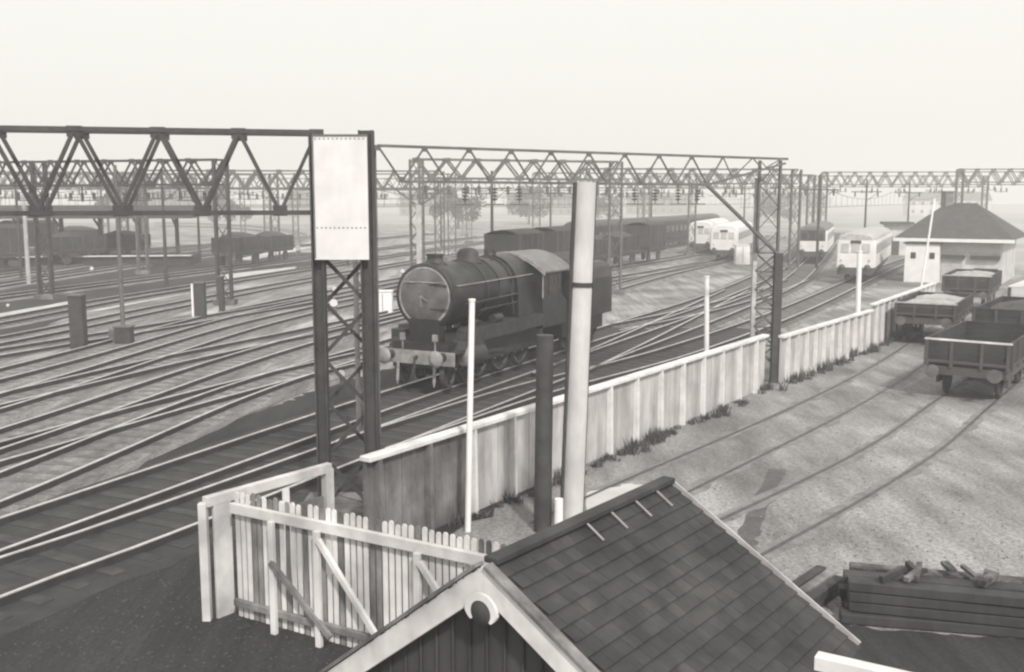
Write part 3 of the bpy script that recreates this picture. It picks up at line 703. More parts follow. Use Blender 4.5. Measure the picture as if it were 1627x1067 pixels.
dr = MB(); dr.lathe((0,.16,BZ), (0,-1,0), [(0,.82),(.03,.82),(.06,.78),(.13,.6),(.18,.35),(.2,.08),(.2,.001)], 40); door = dr.build('smokebox_door', 'loco_door', lo)
s = MB(); s.lathe((0,.155,BZ), (0,-1,0), [(.0,.80),(.045,.80),(.045,.865),(.0,.865)], 40); s.build('door_ring', 'loco_pale', door)
s = MB(); s.tube((0,-.02,BZ), (0,-.16,BZ), .04, n=10); s.bar((0,-.14,BZ), (.0,-.14,BZ-.28), .03).bar((0,-.12,BZ), (.22,-.12,BZ-.1), .03); s.build('door_handle', 'loco_pale', door)
s = MB(); s.tube((-.62,-.02,BZ+.42), (.62,-.02,BZ+.42), .022, n=8); s.tube((-.62,-.02,BZ+.42), (-.62,.14,BZ+.42), .018, n=6); s.tube((.62,-.02,BZ+.42), (.62,.14,BZ+.42), .018, n=6); s.build('door_rail', 'loco_pale', door)
s = MB(); s.bar((.25,.0,BZ+.35), (.80,.05,BZ+.35), .05,.03); s.bar((.25,.0,BZ-.35), (.80,.05,BZ-.35), .05,.03); s.build('hinge', 'loco_grimy', door)
s = MB(); s.lathe((0,1.95,BZ), (0,1,0), [(0,.90),(0.02,.92),(2.5,.95),(5.3,1.0),(5.32,.9)], 40); s.build('boiler', 'loco_black', lo)
s = MB()
for y_ in (2.9, 4.0, 5.1): s.lathe((0,y_,BZ), (0,1,0), [(0,.93+(y_-1.9)*.012),(0,.97+(y_-1.9)*.012),(.06,.97+(y_-1.9)*.012),(.06,.93)], 40)
s.build('boiler_band', 'loco_grimy', lo)
s = MB(); s.lathe((0,.95,BZ+.90), (0,0,1), [(0,.42),(.08,.30),(.14,.25),(.26,.25),(.29,.29),(.32,.29),(.32,.2),(.15,.2)], 24); s.build('chimney', 'loco_grimy', lo)
s = MB(); s.lathe((0,3.55,BZ+.85), (0,0,1), [(0,.46),(.12,.38),(.3,.36),(.42,.28),(.47,.12),(.48,.001)], 24); s.build('dome', 'loco_grimy', lo)
s = MB(); s.tube((-.15,5.5,BZ+.9), (-.15,5.5,BZ+1.2), .07).tube((.15,5.5,BZ+.9), (.15,5.5,BZ+1.2), .07); s.build('safety_valve', 'loco_grimy', lo)
for sg in (-1, 1):
    s = MB(); s.tube((sg*.98,.4,BZ+.32), (sg*1.0,6.9,BZ+.36), .02, n=6)
    for k in range(6): s.bar((sg*.9,.5+k*1.25,BZ+.32), (sg*.99,.5+k*1.25,BZ+.33), .03)
    s.build('handrail', 'loco_pale', lo)
s = MB()
for k in range(36):
    t_ = 6.2832*k/36; s.lathe((.90*math.cos(t_),.14,BZ+.90*math.sin(t_)), (0,-1,0), [(0,.022),(.018,.014),(.02,.001)], 6)
s.build('rivets', 'loco_grimy', lo)
for sg in (-1,1):
    s = MB(); s.tube((sg*.99,1.0,BZ-.25),(sg*1.02,5.4,BZ-.2),.035,n=8).tube((sg*.95,5.0,BZ+.1),(sg*1.05,5.0,BZ-.8),.03,n=8).tube((sg*1.0,2.2,BZ-.5),(sg*1.03,6.6,BZ-.45),.025,n=8); s.build('pipes','loco_grimy',lo)
    s = MB(); s.tube((sg*1.08,3.0,1.84),(sg*1.08,3.7,1.84),.13,n=12); s.build('air_tank','loco_grimy',lo)
    s = MB(); s.bar((sg*.55,-.3,1.12),(sg*.55,-.3,1.5),.04,.04).box((sg*.55,-.3,1.5),(.14,.12,.2)); s.build('lamp','loco_pale',lo)
# firebox
s = MB(); sec = lambda y_: [Vector((x_, y_, z_)) for x_, z_ in [(1.05*math.cos(t), BZ+1.03*math.sin(t)) for t in [R(-5+10*k) for k in range(20)]]+[(-1.1,1.3),(1.1,1.3)]]
s.loft([sec(5.4), sec(7.2)]); s.build('firebox', 'loco_black', lo)
# running plate with its pale edge
s = MB()
for sg in (-1, 1):
    s.box((sg*1.02,4.1,1.68), (.62,6.2,.05)).box((sg*1.32,4.1,1.50), (.04,6.2,.38))
s.build('running_plate', 'loco_grimy', lo)
s = MB()
for sg in (-1,1):
    s.prism([(sg*.75,1.0,1.70),(sg*.75,.25,1.15),(sg*.75,.25,1.10),(sg*.75,1.0,1.63)], (sg*.55,0,0))
s.box((0,-.05,1.09), (2.5,.7,.05)); s.build('front_platform', 'loco_grimy', lo)
s = MB(); s.box((0,.3,1.55), (1.0,.5,.9)); s.build('saddle', 'loco_black', lo)
s = MB(); s.box((0,-.42,.92), (2.5,.06,.40)); bbm = s.build('buffer_beam', 'loco_pale', lo, .01)
for sg in (-1, 1):
    s = MB(); s.tube((sg*.87,-.45,.98), (sg*.87,-.80,.98), .13,.11, n=16).tube((sg*.87,-.78,.98), (sg*.87,-.98,.98), .07, n=12); bf = s.build('buffer', 'loco_grimy', lo)
    s = MB(); s.lathe((sg*.87,-.97,.98), (0,-1,0), [(0,.07),(0,.24),(.03,.24),(.06,.12),(.065,.001)], 22); s.build('buffer_head', 'loco_pale', bf)
    s = MB(); s.tube((sg*.62,-.5,.75), (sg*.62,-.56,.22), .05,.05, n=10).tube((sg*.62,-.56,.24), (sg*.62,-.56,.10), .05,.02, n=8); s.build('hose', 'loco_pale', lo)
s = MB(); s.bar((0,-.45,.95),(0,-.62,.9),.08).tube((0,-.62,.93),(0,-.66,.45),.035,n=8).tube((-.06,-.64,.5),(.06,-.64,.3),.03,n=8); s.build('coupling', 'loco_grimy', lo)
s = MB(); s.box((0,3.8,.95), (1.9,8.0,.75)); s.build('frames', 'loco_black', lo)
for sg in (-1, 1):
    s = MB(); s.tube((sg*1.12,.55,.98), (sg*1.12,1.65,.93), .36, n=24); s.box((sg*1.12,1.1,1.38), (.5,1.1,.45)); cy = s.build('cylinder', 'loco_grimy', lo)
    s = MB(); s.lathe((sg*1.12,.56,.98), (0,-1,0), [(0,.36),(.04,.33),(.06,.12),(.09,.1),(.09,.001)], 20); s.build('cylinder_cover', 'loco_pale', cy)
    for y_ in (2.45, 4.35, 6.25):
        s = MB(); spoked(s, (sg*.76, y_, .93), .90, 16); s.build('driving_wheel', 'loco_grimy', lo)
    for y_ in (.15, 1.45):
        s = MB(); spoked(s, (sg*.76, y_, .47), .45, 10); s.build('leading_wheel', 'loco_grimy', lo)
    s = MB(); s.bar((sg*.93,2.45,.70), (sg*.93,6.25,.70), .05,.13).bar((sg*1.0,1.7,.95), (sg*1.0,4.35,.75), .05,.12).bar((sg*1.05,1.7,1.05),(sg*1.05,2.6,1.2),.05,.1); s.build('coupling_rod', 'loco_grimy', lo)
    s = MB(); s.bar((sg*1.22,7.2,1.6),(sg*1.22,7.2,.35),.05,.3).box((sg*1.25,7.2,.4),(.3,.35,.04)).box((sg*1.25,7.2,.8),(.3,.35,.04)); s.build('step', 'loco_grimy', lo)
# cab
s = MB()
for sg in (-1, 1):
    s.prism([(sg*1.32,7.1,1.2),(sg*1.32,9.7,1.2),(sg*1.32,9.7,2.0),(sg*1.32,9.1,2.25),(sg*1.32,9.1,3.15),(sg*1.32,7.1,3.15)], (-sg*.04,0,0))
s.prism([(-1.3,7.1,1.2),(1.3,7.1,1.2),(1.3,7.1,3.1),(.7,7.1,3.5),(-.7,7.1,3.5),(-1.3,7.1,3.1)], (0,.05,0)); cb = s.build('cab', 'loco_black', lo)
for sg in (-1,1):
    s = MB(); s.box((sg*1.335,8.2,2.65), (.02,1.0,.6)); s.build('cab_window', 'glass', cb)
def arc_sec(y_, w_, z0, rise, n=14, th=.05, z_off=0):
    o = []
    for k in range(n+1):
        t = -1+2*k/n; o.append(Vector((t*w_, y_, z0+rise*(1-t*t)+z_off)))
    for k in range(n, -1, -1):
        t = -1+2*k/n; o.append(Vector((t*w_, y_, z0+rise*(1-t*t)-th+z_off)))
    return o
s = MB(); s.loft([arc_sec(6.95,1.42,3.1,.62), arc_sec(10.0,1.42,3.1,.62)]); s.build('cab_roof', 'loco_roof', lo)
s = MB(); s.loft([arc_sec(6.93,1.44,3.12,.62,th=.14), arc_sec(7.02,1.44,3.12,.62,th=.14)]); s.build('roof_rib', 'loco_pale', lo)
s = MB()
for sg in (-1,1): s.bar((sg*1.345,7.05,3.15),(sg*1.345,7.05,2.2),.03,.09)
s.build('cab_edge', 'loco_pale', lo)
lo.scale = (1.06, .80, 1.05)
# tender: a vehicle of its own behind the engine
tp_ = Vector((lp_.x, lp_.y, .28))+Matrix.Rotation(LH,3,'Z')@Vector((0,8.3,0))
te = empty('tender', tp_, LH, 'black coal tender coupled behind the steam engine cab, partly behind the tall pale pole', 'tender')
def tsec(y_, k=1): return [Vector(p) for p in [(-1.3,y_,1.15),(1.3,y_,1.15),(1.3,y_,2.55*k),(1.2,y_,2.95*k),(1.0,y_,3.12*k),(-1.0,y_,3.12*k),(-1.2,y_,2.95*k),(-1.3,y_,2.55*k)]]
s = MB(); s.loft([tsec(0), tsec(4.9)]); s.build('tank', 'loco_black', te, .02)
s = MB(); s.loft([[Vector((x_*k_,y_,3.10+z_)) for x_,z_ in [(-.7,0),(.7,0),(.55,.25),(.2,.42),(-.3,.38),(-.6,.2)]] for y_,k_ in ((.1,1.1),(.8,1.5),(1.4,1.2),(2.1,1.5),(2.9,1.0),(3.6,1.1),(4.5,.4))]); s.build('coal', 'coal', te)
s = MB(); s.box((0,2.4,.85),(1.9,4.8,.6)); s.build('frames', 'loco_black', te)
for sg in (-1,1):
    for y_ in (.8,2.4,4.0):
        s = MB(); spoked(s,(sg*.76,y_,.5),.48,10); s.build('wheel','loco_grimy',te)
te.scale = (1.05, .84, 1.05)
# ------------------------------------------------------------------ electric trains and carriages
def carriage(p, rz, label, L=20.0, body='emu_pale', roof='emu_roof', upper=None, front=True, cat='train', group='pale electric trains', name='electric_train', hh=3.45, wd=1.36, glass='glass'):
    r = empty(name, (p.x, p.y, .28), rz, label, cat, group)
    def sec(y_, k, top): return [Vector(q) for q in [(-wd*k,y_,.95),(wd*k,y_,.95),(wd*k,y_,top-.75),(wd*.96*k,y_,top-.55),(-wd*.96*k,y_,top-.55),(-wd*k,y_,top-.75)]]
    s = MB(); s.loft([sec(-.0,.90,hh), sec(.35,1,hh), sec(L-.35,1,hh), sec(L,.9,hh)]); b = s.build('body', body, r, .03)
    def rsec(y_, k, tp): 
        o = [Vector((-wd*.97*k,y_,hh-.55)), Vector((wd*.97*k,y_,hh-.55))]
        for i in range(11):
            t = math.pi*i/10; o.append(Vector((wd*.97*k*math.cos(t), y_, hh-.54+(tp)*math.sin(t))))
        return o
    s = MB(); s.loft([rsec(.02,.88,.42), rsec(.5,1,.55), rsec(L-.5,1,.55), rsec(L-.02,.88,.42)]); s.build('roof', roof, r)
    if front:
        for x_ in (-.72, 0, .72):
            s = MB(); s.box((x_,-.035,2.35),(.5,.05,.62)); s.build('cab_window', 'glass' if upper else 'glass_pale', b)
        if upper:
            s = MB(); s.box((0,-.012,2.45),(wd*1.72,.02,1.0)); s.build('upper_panel', upper, b)
        s = MB(); s.box((0,-.03,hh-.68),(.7,.04,.24)); s.build('headcode_box', 'glass', b)
        for sg in (-1,1):
            s = MB(); s.tube((sg*.87,-.02,.98),(sg*.87,-.45,.98),.09,n=10).lathe((sg*.87,-.45,.98),(0,-1,0),[(0,.09),(0,.23),(.04,.23),(.05,.001)],14); s.build('buffer','emu_dark',r)
            s = MB(); s.tube((sg*.95,-.02,1.45),(sg*.95,-.06,1.45),.09,n=10); s.build('lamp','glass_pale',r)
    else:
        s = MB(); s.box((0,-.06,1.9),(.9,.12,1.9)); s.build('gangway','emu_dark',r)
    s = MB(); s.box((0,L/2,.72),(2.3,L-.8,.42)); s.box((0,.1,.7),(2.4,.25,.5)); s.build('underframe','emu_dark',r)
    for y_ in (3.0, L-3.0):
        s = MB(); s.box((0,y_,.5),(2.1,2.6,.3))
        for sg in (-1,1):
            for dy in (-1.1,1.1): s.tube((sg*.68,y_+dy,.46),(sg*.82,y_+dy,.46),.46,n=18)
        s.build('bogie','emu_dark',r)
    for sg in (-1,1):
        n = 9
        for i in range(n):
            s = MB(); s.box((sg*(wd+.004),1.6+(L-3.2)*i/(n-1),2.25),(.02,1.15,.7)); s.build('side_window', glass, b)
    return r
def put(k, y_, *a, **kw):
    p, rz = along(k, y_); return carriage(p, rz, *a, **kw)
e_r = W(1357, 452); e_m = W(1289, 420); e_2 = W(1149, 417); e_1 = W(1112, 404)
def rz_at(k, y_): return along(k, y_)[1]
carriage(e_r, .35*rz_at(0, e_r.y)-.65*math.atan2(e_r.x, e_r.y)-.03, 'pale electric train closest to the concrete fence, with a pale roof', roof='steel_pale')
carriage(e_m, .35*rz_at(1, e_m.y)-.65*math.atan2(e_m.x, e_m.y)-.03, 'electric train with dark domed roof and pale lower front, left of the closest train', upper='emu_dark')
carriage(e_2, .35*rz_at(3, e_2.y)-.65*math.atan2(e_2.x, e_2.y)-.03, 'pale electric train just left of the braced gantry leg', roof='emu_pale')
carriage(e_1, .35*rz_at(4, e_1.y)-.65*math.atan2(e_1.x, e_1.y)-.03, 'leftmost pale electric train, partly behind its neighbour', roof='emu_pale')
yy = 98
for i, lb in enumerate(('dark carriage nearest us in the dark row right of the tall pale pole', 'dark carriage in the middle of the dark row right of the pole', 'farthest dark carriage of the row, beside the pale trains')):
    put(5, yy, lb, body='wagon', roof='emu_dark', front=False, name='carriage', cat='carriage', group='dark carriages in a row', hh=3.75); yy += 19.4
# open wagons behind the engine
def wagon(k, y_, label, tall=1.3, L=5.2):
    p, rz = along(k, y_); r = empty('wagon', (p.x,p.y,.28), rz, label, 'wagon', 'dark wagons standing among the far tracks')
    s = MB(); s.box((0,L/2,1.2+tall/2),(2.4,L,tall)); 
    if tall > 1.8: s.loft([arc_sec(0,1.22,1.2+tall,.3), arc_sec(L,1.22,1.2+tall,.3)])
    s.build('body','wagon',r,.02)
    for sg in (-1,1):
        s = MB()
        for i in range(5): s.box((sg*1.22,.3+i*(L-.6)/4,1.2+tall/2),(.06,.1,tall))
        s.bar((sg*1.22,.1,1.25),(sg*1.22,L-.1,1.25),.07,.1); s.build('side_frame','emu_dark',r)
    if tall < 1.8:
        s = MB(); s.loft([[Vector((x_*k_,yq,1.15+tall+z_*k_)) for x_,z_ in [(-1.1,0),(1.1,0),(.7,.3),(0,.5),(-.7,.3)]] for yq,k_ in ((.2,.5),(1.5,1),(3.5,.9),(L-.2,.5))]); s.build('coal','coal',r)
    s = MB(); s.box((0,L/2,1.05),(2.2,L-.1,.25))
    for yq in (1.1,L-1.1):
        for sg in (-1,1): s.tube((sg*.68,yq,.47),(sg*.82,yq,.47),.47,n=16)
    s.build('underframe','emu_dark',r); return r
for i, (y_, tl, lb) in enumerate(((66, 2.3, 'dark covered wagon nearest behind the steam engine boiler'), (73, 2.3, 'dark covered wagon second beyond the steam engine boiler'), (80, 1.4, 'coal wagon directly beyond the engine cab roof'), (87, 1.4, 'coal wagon second beyond the engine cab roof'), (94, 2.2, 'dark covered wagon near the tall pale pole'))):
    wagon(4 if i < 5 else 6, y_, lb, tl)
for i, (k_, yq, tl) in enumerate(((12,78,1.3),(12,84,2.2),(12,90,1.3),(12,96,1.2),(13,104,2.2),(13,110,1.3),(9,88,1.3),(9,94,1.2))):
    wagon(k_, yq, ('dark open wagon at the far left edge, first of the far row','tall dark covered wagon second in the far left row','dark coal wagon third in the far left row','dark coal wagon fourth in the far left row, nearest the panelled column','tall dark covered wagon close to the canopy at far left','dark coal wagon just right of the covered one by the canopy','dark coal wagon alone among the far tracks left of the white panel','dark coal wagon coupled beyond the lone one left of the white panel')[i], tl)
# ------------------------------------------------------------------ dark posts in a row (left)
def relay_post(px, py, wpx, ytop, label, edge=None):
    b = W(px, py); k = b.y/F; h = ht(b, ytop); r = empty('relay_post', b, 0, label, 'post', 'stout dark posts among the left tracks'); w_ = wpx*k
    MB().box((0,.15,h/2),(w_,.45,h)).build('case','steel_dark',r,.015); MB().box((0,.15,h+.03),(w_*1.12,.55,.06)).build('cap','steel_mid',r)
    if edge: MB().box((-w_/2-.05,-.02,h/2),(.09,.3,h)).build('edge_board','white_paint',r)
relay_post(124, 556, 22, 470, 'stout dark post standing left of the slim grey mast')
relay_post(318, 508, 16, 450, 'stout dark post with a white edge board', True)
relay_post(352, 500, 7, 440, 'narrow dark post just right of the one with the white edge')
relay_post(196, 548, 26, 520, 'short squat dark box at the foot of the slim grey mast')
for a_, b_, w_, wb in ((( -60,512),(112,482),7,7), ((137,484),(305,457),7,6), ((350,441),(470,427),6,5)):
    blob('pale_path', [W(a_[0],a_[1]+w_+6), W(b_[0],b_[1]+wb+2), W(b_[0],b_[1]-4), W(a_[0],a_[1]-4)], 'pale_sand', .012, .12, 8)
# slim mast at 197
mb = W(197, 545); m2 = empty('mast', mb, 0, 'slim grey mast standing between the first two troughs', 'mast'); 
MB().tube((0,0,0),(0,0,ht(mb,262)),.10,.07,n=12).build('shaft','steel_mid',m2); MB().box((-.3,0,.3),(.5,.5,.6)).build('base_block','steel_mid',m2,.02)
mb = W(46, 452); m3 = empty('mast', mb, 0, 'pale mast at the far left beneath the gantry arm', 'mast'); MB().tube((0,0,0),(0,0,ht(mb,268)),.16,.12,n=12).build('shaft','steel_pale',m3); MB().bar((-1.2,0,ht(mb,300)),(1.2,0,ht(mb,300)),.1).build('cross_arm','steel_mid',m3)
# ground signals
def signal(px, py, hpx, label):
    b = W(px, py); h = hpx*.7*b.y/F; r = empty('ground_signal', b, 0, label, 'ground signal', 'small white ground signals among the tracks')
    MB().box((0,.1,h*.4),(h*.25,h*.25,h*.8)).build('casing','steel_mid',r); s = MB(); s.tube((0,-.06,h*.7),(0,-.09,h*.7),h*.22,n=18); s.build('disc','coping',r)
signal(147,436,20,'small white ground signal far left above the troughs'); signal(14,492,16,'white ground signal at the left edge beside the first trough'); signal(181,542,22,'white ground signal at the foot of the slim grey mast')
signal(474,408,30,'large white ground signal beside the sand path near the panel column'); signal(531,500,40,'white ground signal seen through the panelled gantry column'); signal(640,440,20,'small white ground signal left of the smokebox')
signal(543,612,40,'pale ground signal low behind the panelled gantry column'); signal(532,470,24,'small pale ground signal seen high through the panelled column')
# white cabinets
def cabinet(px, py, wpx, hpx, label, m='white_paint'):
    b = W(px, py); k = b.y/F; r = empty('cabinet', b, 0, label, 'cabinet', 'white lineside cabinets'); w_, h_ = wpx*k, hpx*k
    MB().box((0,w_*.3,h_/2),(w_,w_*.6,h_)).build('case',m,r,.01); MB().box((0,w_*.3,h_+.03),(w_*1.08,w_*.7,.05)).build('lid',m,r); MB().box((0,-.01,h_*.5),(w_*.03,.015,h_*.85)).build('door_gap','steel_mid',r)
cabinet(608,499,30,36,'white cabinet between the panelled column and the smokebox'); cabinet(903,520,18,110,'tall white cabinet just left of the tall pale pole, upper half hidden'); cabinet(901,425,16,40,'small pale cabinet beyond the tender, left of the pole'); cabinet(957,408,24,36,'pale cabinet right of the tall pale pole before the dark carriages'); cabinet(983,398,12,28,'narrow pale cabinet in front of the dark carriages'); cabinet(1180,420,22,30,'pale cabinet by the braced gantry leg')
# ------------------------------------------------------------------ station building with hipped roof (right)
bb = W(1438, 446); be = W(1590, 452)
st = empty('station_building', (bb.x,bb.y,0), 0, 'single-storey pale building with a dark hipped roof and white gutter at right', 'building'); dx = (be.x-bb.x); 
bd = Vector((be.x-bb.x, be.y-bb.y, 0)); BL = bd.length; bd.normalize(); ab = math.atan2(bd.y,bd.x); bn = Vector((-bd.y, bd.x, 0))
EZ = ht(bb, 378); RZ2 = ht(bb+bn*3.5, 322); dpt = 9.0
s = MB(); s.prism([Vector((0,0,0)), bd*BL, bd*BL+bn*dpt, bn*dpt], (0,0,EZ)); s.build('walls','render_wall',st)
s = MB(); o = .8; A0=-bd*o-bn*o; B0=bd*(BL+o)-bn*o; C0=bd*(BL+o)+bn*(dpt+o); D0=-bd*o+bn*(dpt+o); up3=Vector((0,0,EZ)); r0=bd*(BL*.30)+bn*dpt/2+Vector((0,0,RZ2)); r1_=bd*(BL*.62)+bn*dpt/2+Vector((0,0,RZ2))
s.add([A0+up3+Vector((0,0,.05)),B0+up3+Vector((0,0,.05)),C0+up3+Vector((0,0,.05)),D0+up3+Vector((0,0,.05)),r0,r1_], [(0,1,5,4),(1,2,5),(2,3,4,5),(3,0,4),(0,3,2,1)]); rf = s.build('roof','roof_tile',st)
s = MB(); s.box(r0+Vector((0,0,.25)),(.6,.9,1.1)); s.box(r0+Vector((0,0,.85)),(.75,1.05,.12)); s.build('chimney','brick',rf)
s = MB(); s.bar(A0+up3-Vector((0,0,.08)),B0+up3-Vector((0,0,.08)),.16,.24).bar(A0+up3-Vector((0,0,.08)),D0+up3-Vector((0,0,.08)),.16,.24); s.build('gutter','white_paint',st)
for x0_,x1_,z0_,z1_,mm,nm in ((.06,.1,.62,.74,'glass','window'),(.27,.31,.62,.74,'glass','window'),(.38,.62,.55,.64,'steel_dark','awning'),(.68,.98,.55,.64,'steel_dark','awning'),(.38,.60,.05,.50,'steel_pale','door'),(.38,.62,.68,.92,'glass_pale','window'),(.66,.97,.68,.92,'glass_pale','window'),(.72,.96,.12,.35,'steel_dark','hatch')):
    s = MB(); s.box(bd*(BL*(x0_+x1_)/2)-bn*(.02 if nm!='awning' else .15)+Vector((0,0,EZ*(z0_+z1_)/2)),(BL*(x1_-x0_),.06 if nm!='awning' else .3,EZ*(z1_-z0_)),ab); s.build(nm,mm,st)
s = MB(); s.box(bd*(BL*.19)-bn*.5+Vector((0,0,EZ*.44)),(BL*.36,.9,EZ*.88),ab); s.build('porch','white_paint',st,.02)
s = MB(); s.box(bd*(BL*.19)-bn*.55+Vector((0,0,EZ*.9)),(BL*.4,1.05,.1),ab); s.build('porch_roof','steel_dark',st)
for t in (.10,.30):
    s = MB(); s.box(bd*(BL*t)-bn*.96+Vector((0,0,EZ*.62)),(.35,.04,.45),ab); s.build('window','glass',st)
dv_ = W(1465, 470); pole('pipe', 1463, 460, 1485, 315, 3.4, 'white_paint', 'thin pale pole in front of the hipped roof building', 'pole')
# dark wires/rail near the building and small hut left of it
hutp = W(1408, 405); hh_ = empty('hut', hutp, R(-14), 'small pale hut with a flat dark roof left of the hipped roof building', 'hut'); MB().box((1.2,1.5,1.7),(2.6,3,3.4)).build('walls','render_wall',hh_); MB().box((1.1,1.3,3.5),(3.2,3.8,.28)).build('roof','roof_tile',hh_); MB().box((.9,-.02,1.0),(.8,.05,2.0)).build('door','steel_dark',hh_)
# ------------------------------------------------------------------ road vehicles
def open_wagon(p, rz, label, L=5.4, top=2.15, m='wagon', rim='steel_pale', load=None, wd=1.2, floor=1.25):
    r = empty('open_wagon', (p.x, p.y, 0), rz, label, 'wagon', 'open wagons on the yard sidings')
    th = .07; hh = top-floor
    for nm, c, sz in (('end_wall',(0,0,0),(2*wd,th,hh)), ('end_wall',(0,L,0),(2*wd,th,hh)), ('side_wall',(-wd+th/2,L/2,0),(th,L-2*th,hh)), ('side_wall',(wd-th/2,L/2,0),(th,L-2*th,hh))):
        nb = 4; s = MB()
        for k in range(nb): s.box((c[0], c[1], floor+hh*(k+.5)/nb), (sz[0], sz[1], hh/nb-.012))
        wl_ = s.build(nm, m, r)
        s = MB()
        if nm == 'end_wall':
            e = -1 if c[1] == 0 else 1
            s.box((c[0], c[1]+e*(th/2+.025), floor+.06), (2*wd*.95, .05, .08))
            for x_ in (-wd*.95, -wd*.35, wd*.35, wd*.95): s.box((x_, c[1]+e*(th/2+.03), floor+hh/2-.05), (.09, .06, hh+.1))
        else:
            e = -1 if c[0] < 0 else 1
            s.box((c[0]+e*(th/2+.015), L/2, floor+.06), (.04, L-.3, .08))
            for k in range(6): s.box((c[0]+e*(th/2+.02), .15+(L-.3)*k/5, floor+hh/2-.05), (.05, .09, hh+.1))
        s.build('stanchions', 'emu_dark', wl_)
    for c, sz in (((0,0,top+.02),(2*wd+.04,.10,.05)), ((0,L,top+.02),(2*wd+.04,.10,.05)), ((-wd+.03,L/2,top+.02),(.10,L-.12,.05)), ((wd-.03,L/2,top+.02),(.10,L-.12,.05))):
        MB().box(c, sz).build('rim', rim if c[1] < .1 else m, r)
    s = MB(); s.box((0, L/2, floor-.04), (2*wd-.2, L-.1, .08)); s.build('floor', 'timber_dark', r)
    s = MB(); s.box((0, L/2, floor-.22), (2*wd-.15, L+.05, .26)); s.build('underframe', 'emu_dark', r)
    for sg in (-1, 1):
        for y_ in (1.1, L-1.1):
            s = MB(); s.lathe((sg*.70, y_, .50), (sg,0,0), [(0,.001),(0,.40),(0,.50),(.10,.47),(.12,.36),(.04,.30),(.04,.1),(.14,.08),(.14,.001)], 22); s.build('wheel', 'steel_dark', r)
            s = MB(); s.box((sg*.98, y_, .62), (.10, .5, .5)); s.build('axle_guard', 'emu_dark', r)
        for e, y_ in ((-1, 0), (1, L)):
            s = MB(); s.tube((sg*.87, y_, floor-.2), (sg*.87, y_+e*.42, floor-.2), .07, n=10).tube((sg*.87, y_+e*.42, floor-.2), (sg*.87, y_+e*.47, floor-.2), .2, n=16); s.build('buffer', 'steel_mid', r)
    if load:
        s = MB(); ny, nx = 12, 7; g = {}
        for iy in range(ny+1):
            for ix in range(nx+1):
                u, v = ix/nx, iy/ny; x_ = (u*2-1)*(wd-.1); y_ = .1+v*(L-.2)
                z_ = top-.15+math.sin(math.pi*u)*math.sin(math.pi*v)*.28+random.uniform(-.08,.08); g[(ix,iy)] = Vector((x_, y_, z_))
        vs = [g[(ix,iy)] for iy in range(ny+1) for ix in range(nx+1)]
        s.add(vs, [(iy*(nx+1)+ix, iy*(nx+1)+ix+1, (iy+1)*(nx+1)+ix+1, (iy+1)*(nx+1)+ix) for iy in range(ny) for ix in range(nx)], load == 'pale_sand'); s.build('load', load, r)
    return r
def heading(k, px):
    P = smooth(T[k], 30); best = min(range(1, len(P)), key=lambda i: abs(CX+F*P[i].x/P[i].y*1.0-px)); d = (P[best]-P[best-1]).normalized(); return P[best], -math.atan2(d.x, d.y)
def hd(a, b): d = (b-a); return -math.atan2(d.x, d.y)
open_wagon(W(1467,549), hd(W(1467,549), W(1533,499)), 'open wagon with a pale sheeted load on the siding nearest the fence end', load='yard_pale', top=1.75)
open_wagon(W(1533,498), hd(W(1533,499), W(1590,455)), 'open dark wagon with a pale load farthest along, before the hipped roof building', load='yard_pale', top=2.0)
pB = W(1532,637); hB = hd(pB, W(1600,588)); dB = Vector((-math.sin(hB), math.cos(hB), 0))
open_wagon(pB, hB, 'big dark open wagon with a pale front rim, nearest on the right-hand siding', top=1.80, floor=1.1, rim='timber_white')
open_wagon(pB+dB*6.6, hB, 'dark open wagon coupled behind the big one at the right edge', top=2.15, rim='wagon', load='coal')
open_wagon(W(1648,556), hB, 'pale-sided wagon at the right edge behind the dark open wagons', top=2.5, m='car_pale', rim='emu_pale', load='pale_sand')
blob('dark_ground_patch', [W(1292,975), W(1400,1000), W(1680,1018), W(1800,1300), W(1000,1300), W(1180,1060)], 'cinder_shade', -.004, .05)
# stack of old sleepers, bottom right
sa = W(1345, 990); sb = W(1640, 1018); sdv = (sb-sa).normalized(); sn = Vector((-sdv.y, sdv.x, 0)); san = math.atan2(sdv.y, sdv.x)
stk = empty('sleeper_stack', (sa.x, sa.y, 0), san, 'low rough stack of old dark timber sleepers at the bottom right corner', 'timber stack')
for lay in range(4):
    for row in range(3):
        for seg in range(2):
            jx = random.uniform(-.09,.09); jy = random.uniform(-.03,.03)
            s = MB(); s.box((1.3+seg*2.66+jx, .14+row*.30+jy, .075+lay*.152), (2.6, .25, .135), random.uniform(-.045,.045)); s.build('sleeper', random.choice(['timber_dark','timber_dark','timber_old']) if not (lay == 3 and row == 2) else 'timber_old', stk, .012)
for k in range(9):
    x_, y_ = random.uniform(.1, 2.4), random.uniform(.1, .7); c_ = Vector((x_, y_, .66+random.uniform(0,.05))); a_ = random.uniform(0,3.14); l_ = random.uniform(.06,.28)
    s = MB(); s.bar(c_-Vector((math.cos(a_),math.sin(a_),0))*l_, c_+Vector((math.cos(a_),math.sin(a_),random.uniform(0,.2)))*l_, random.uniform(.04,.12), random.uniform(.04,.1)); s.build('offcut', random.choice(['timber_dark','timber_old','steel_mid','timber_grey','steel_dark']), stk)
# timber stack by the shed
q = W(1275, 950); tmb = empty('timber_stack', q, R(50), 'small stack of dark and pale timbers beside the shed roof', 'timber stack')
for i in range(6):
    s = MB(); s.box((random.uniform(-.1,.1),-.3+.13*(i % 3)*1.5,.06+.12*(i//3)),(1.5+random.uniform(-.2,.2),.16,.11)); s.build('beam','timber_grey' if i in (1,4) else 'timber_dark',tmb,.01)
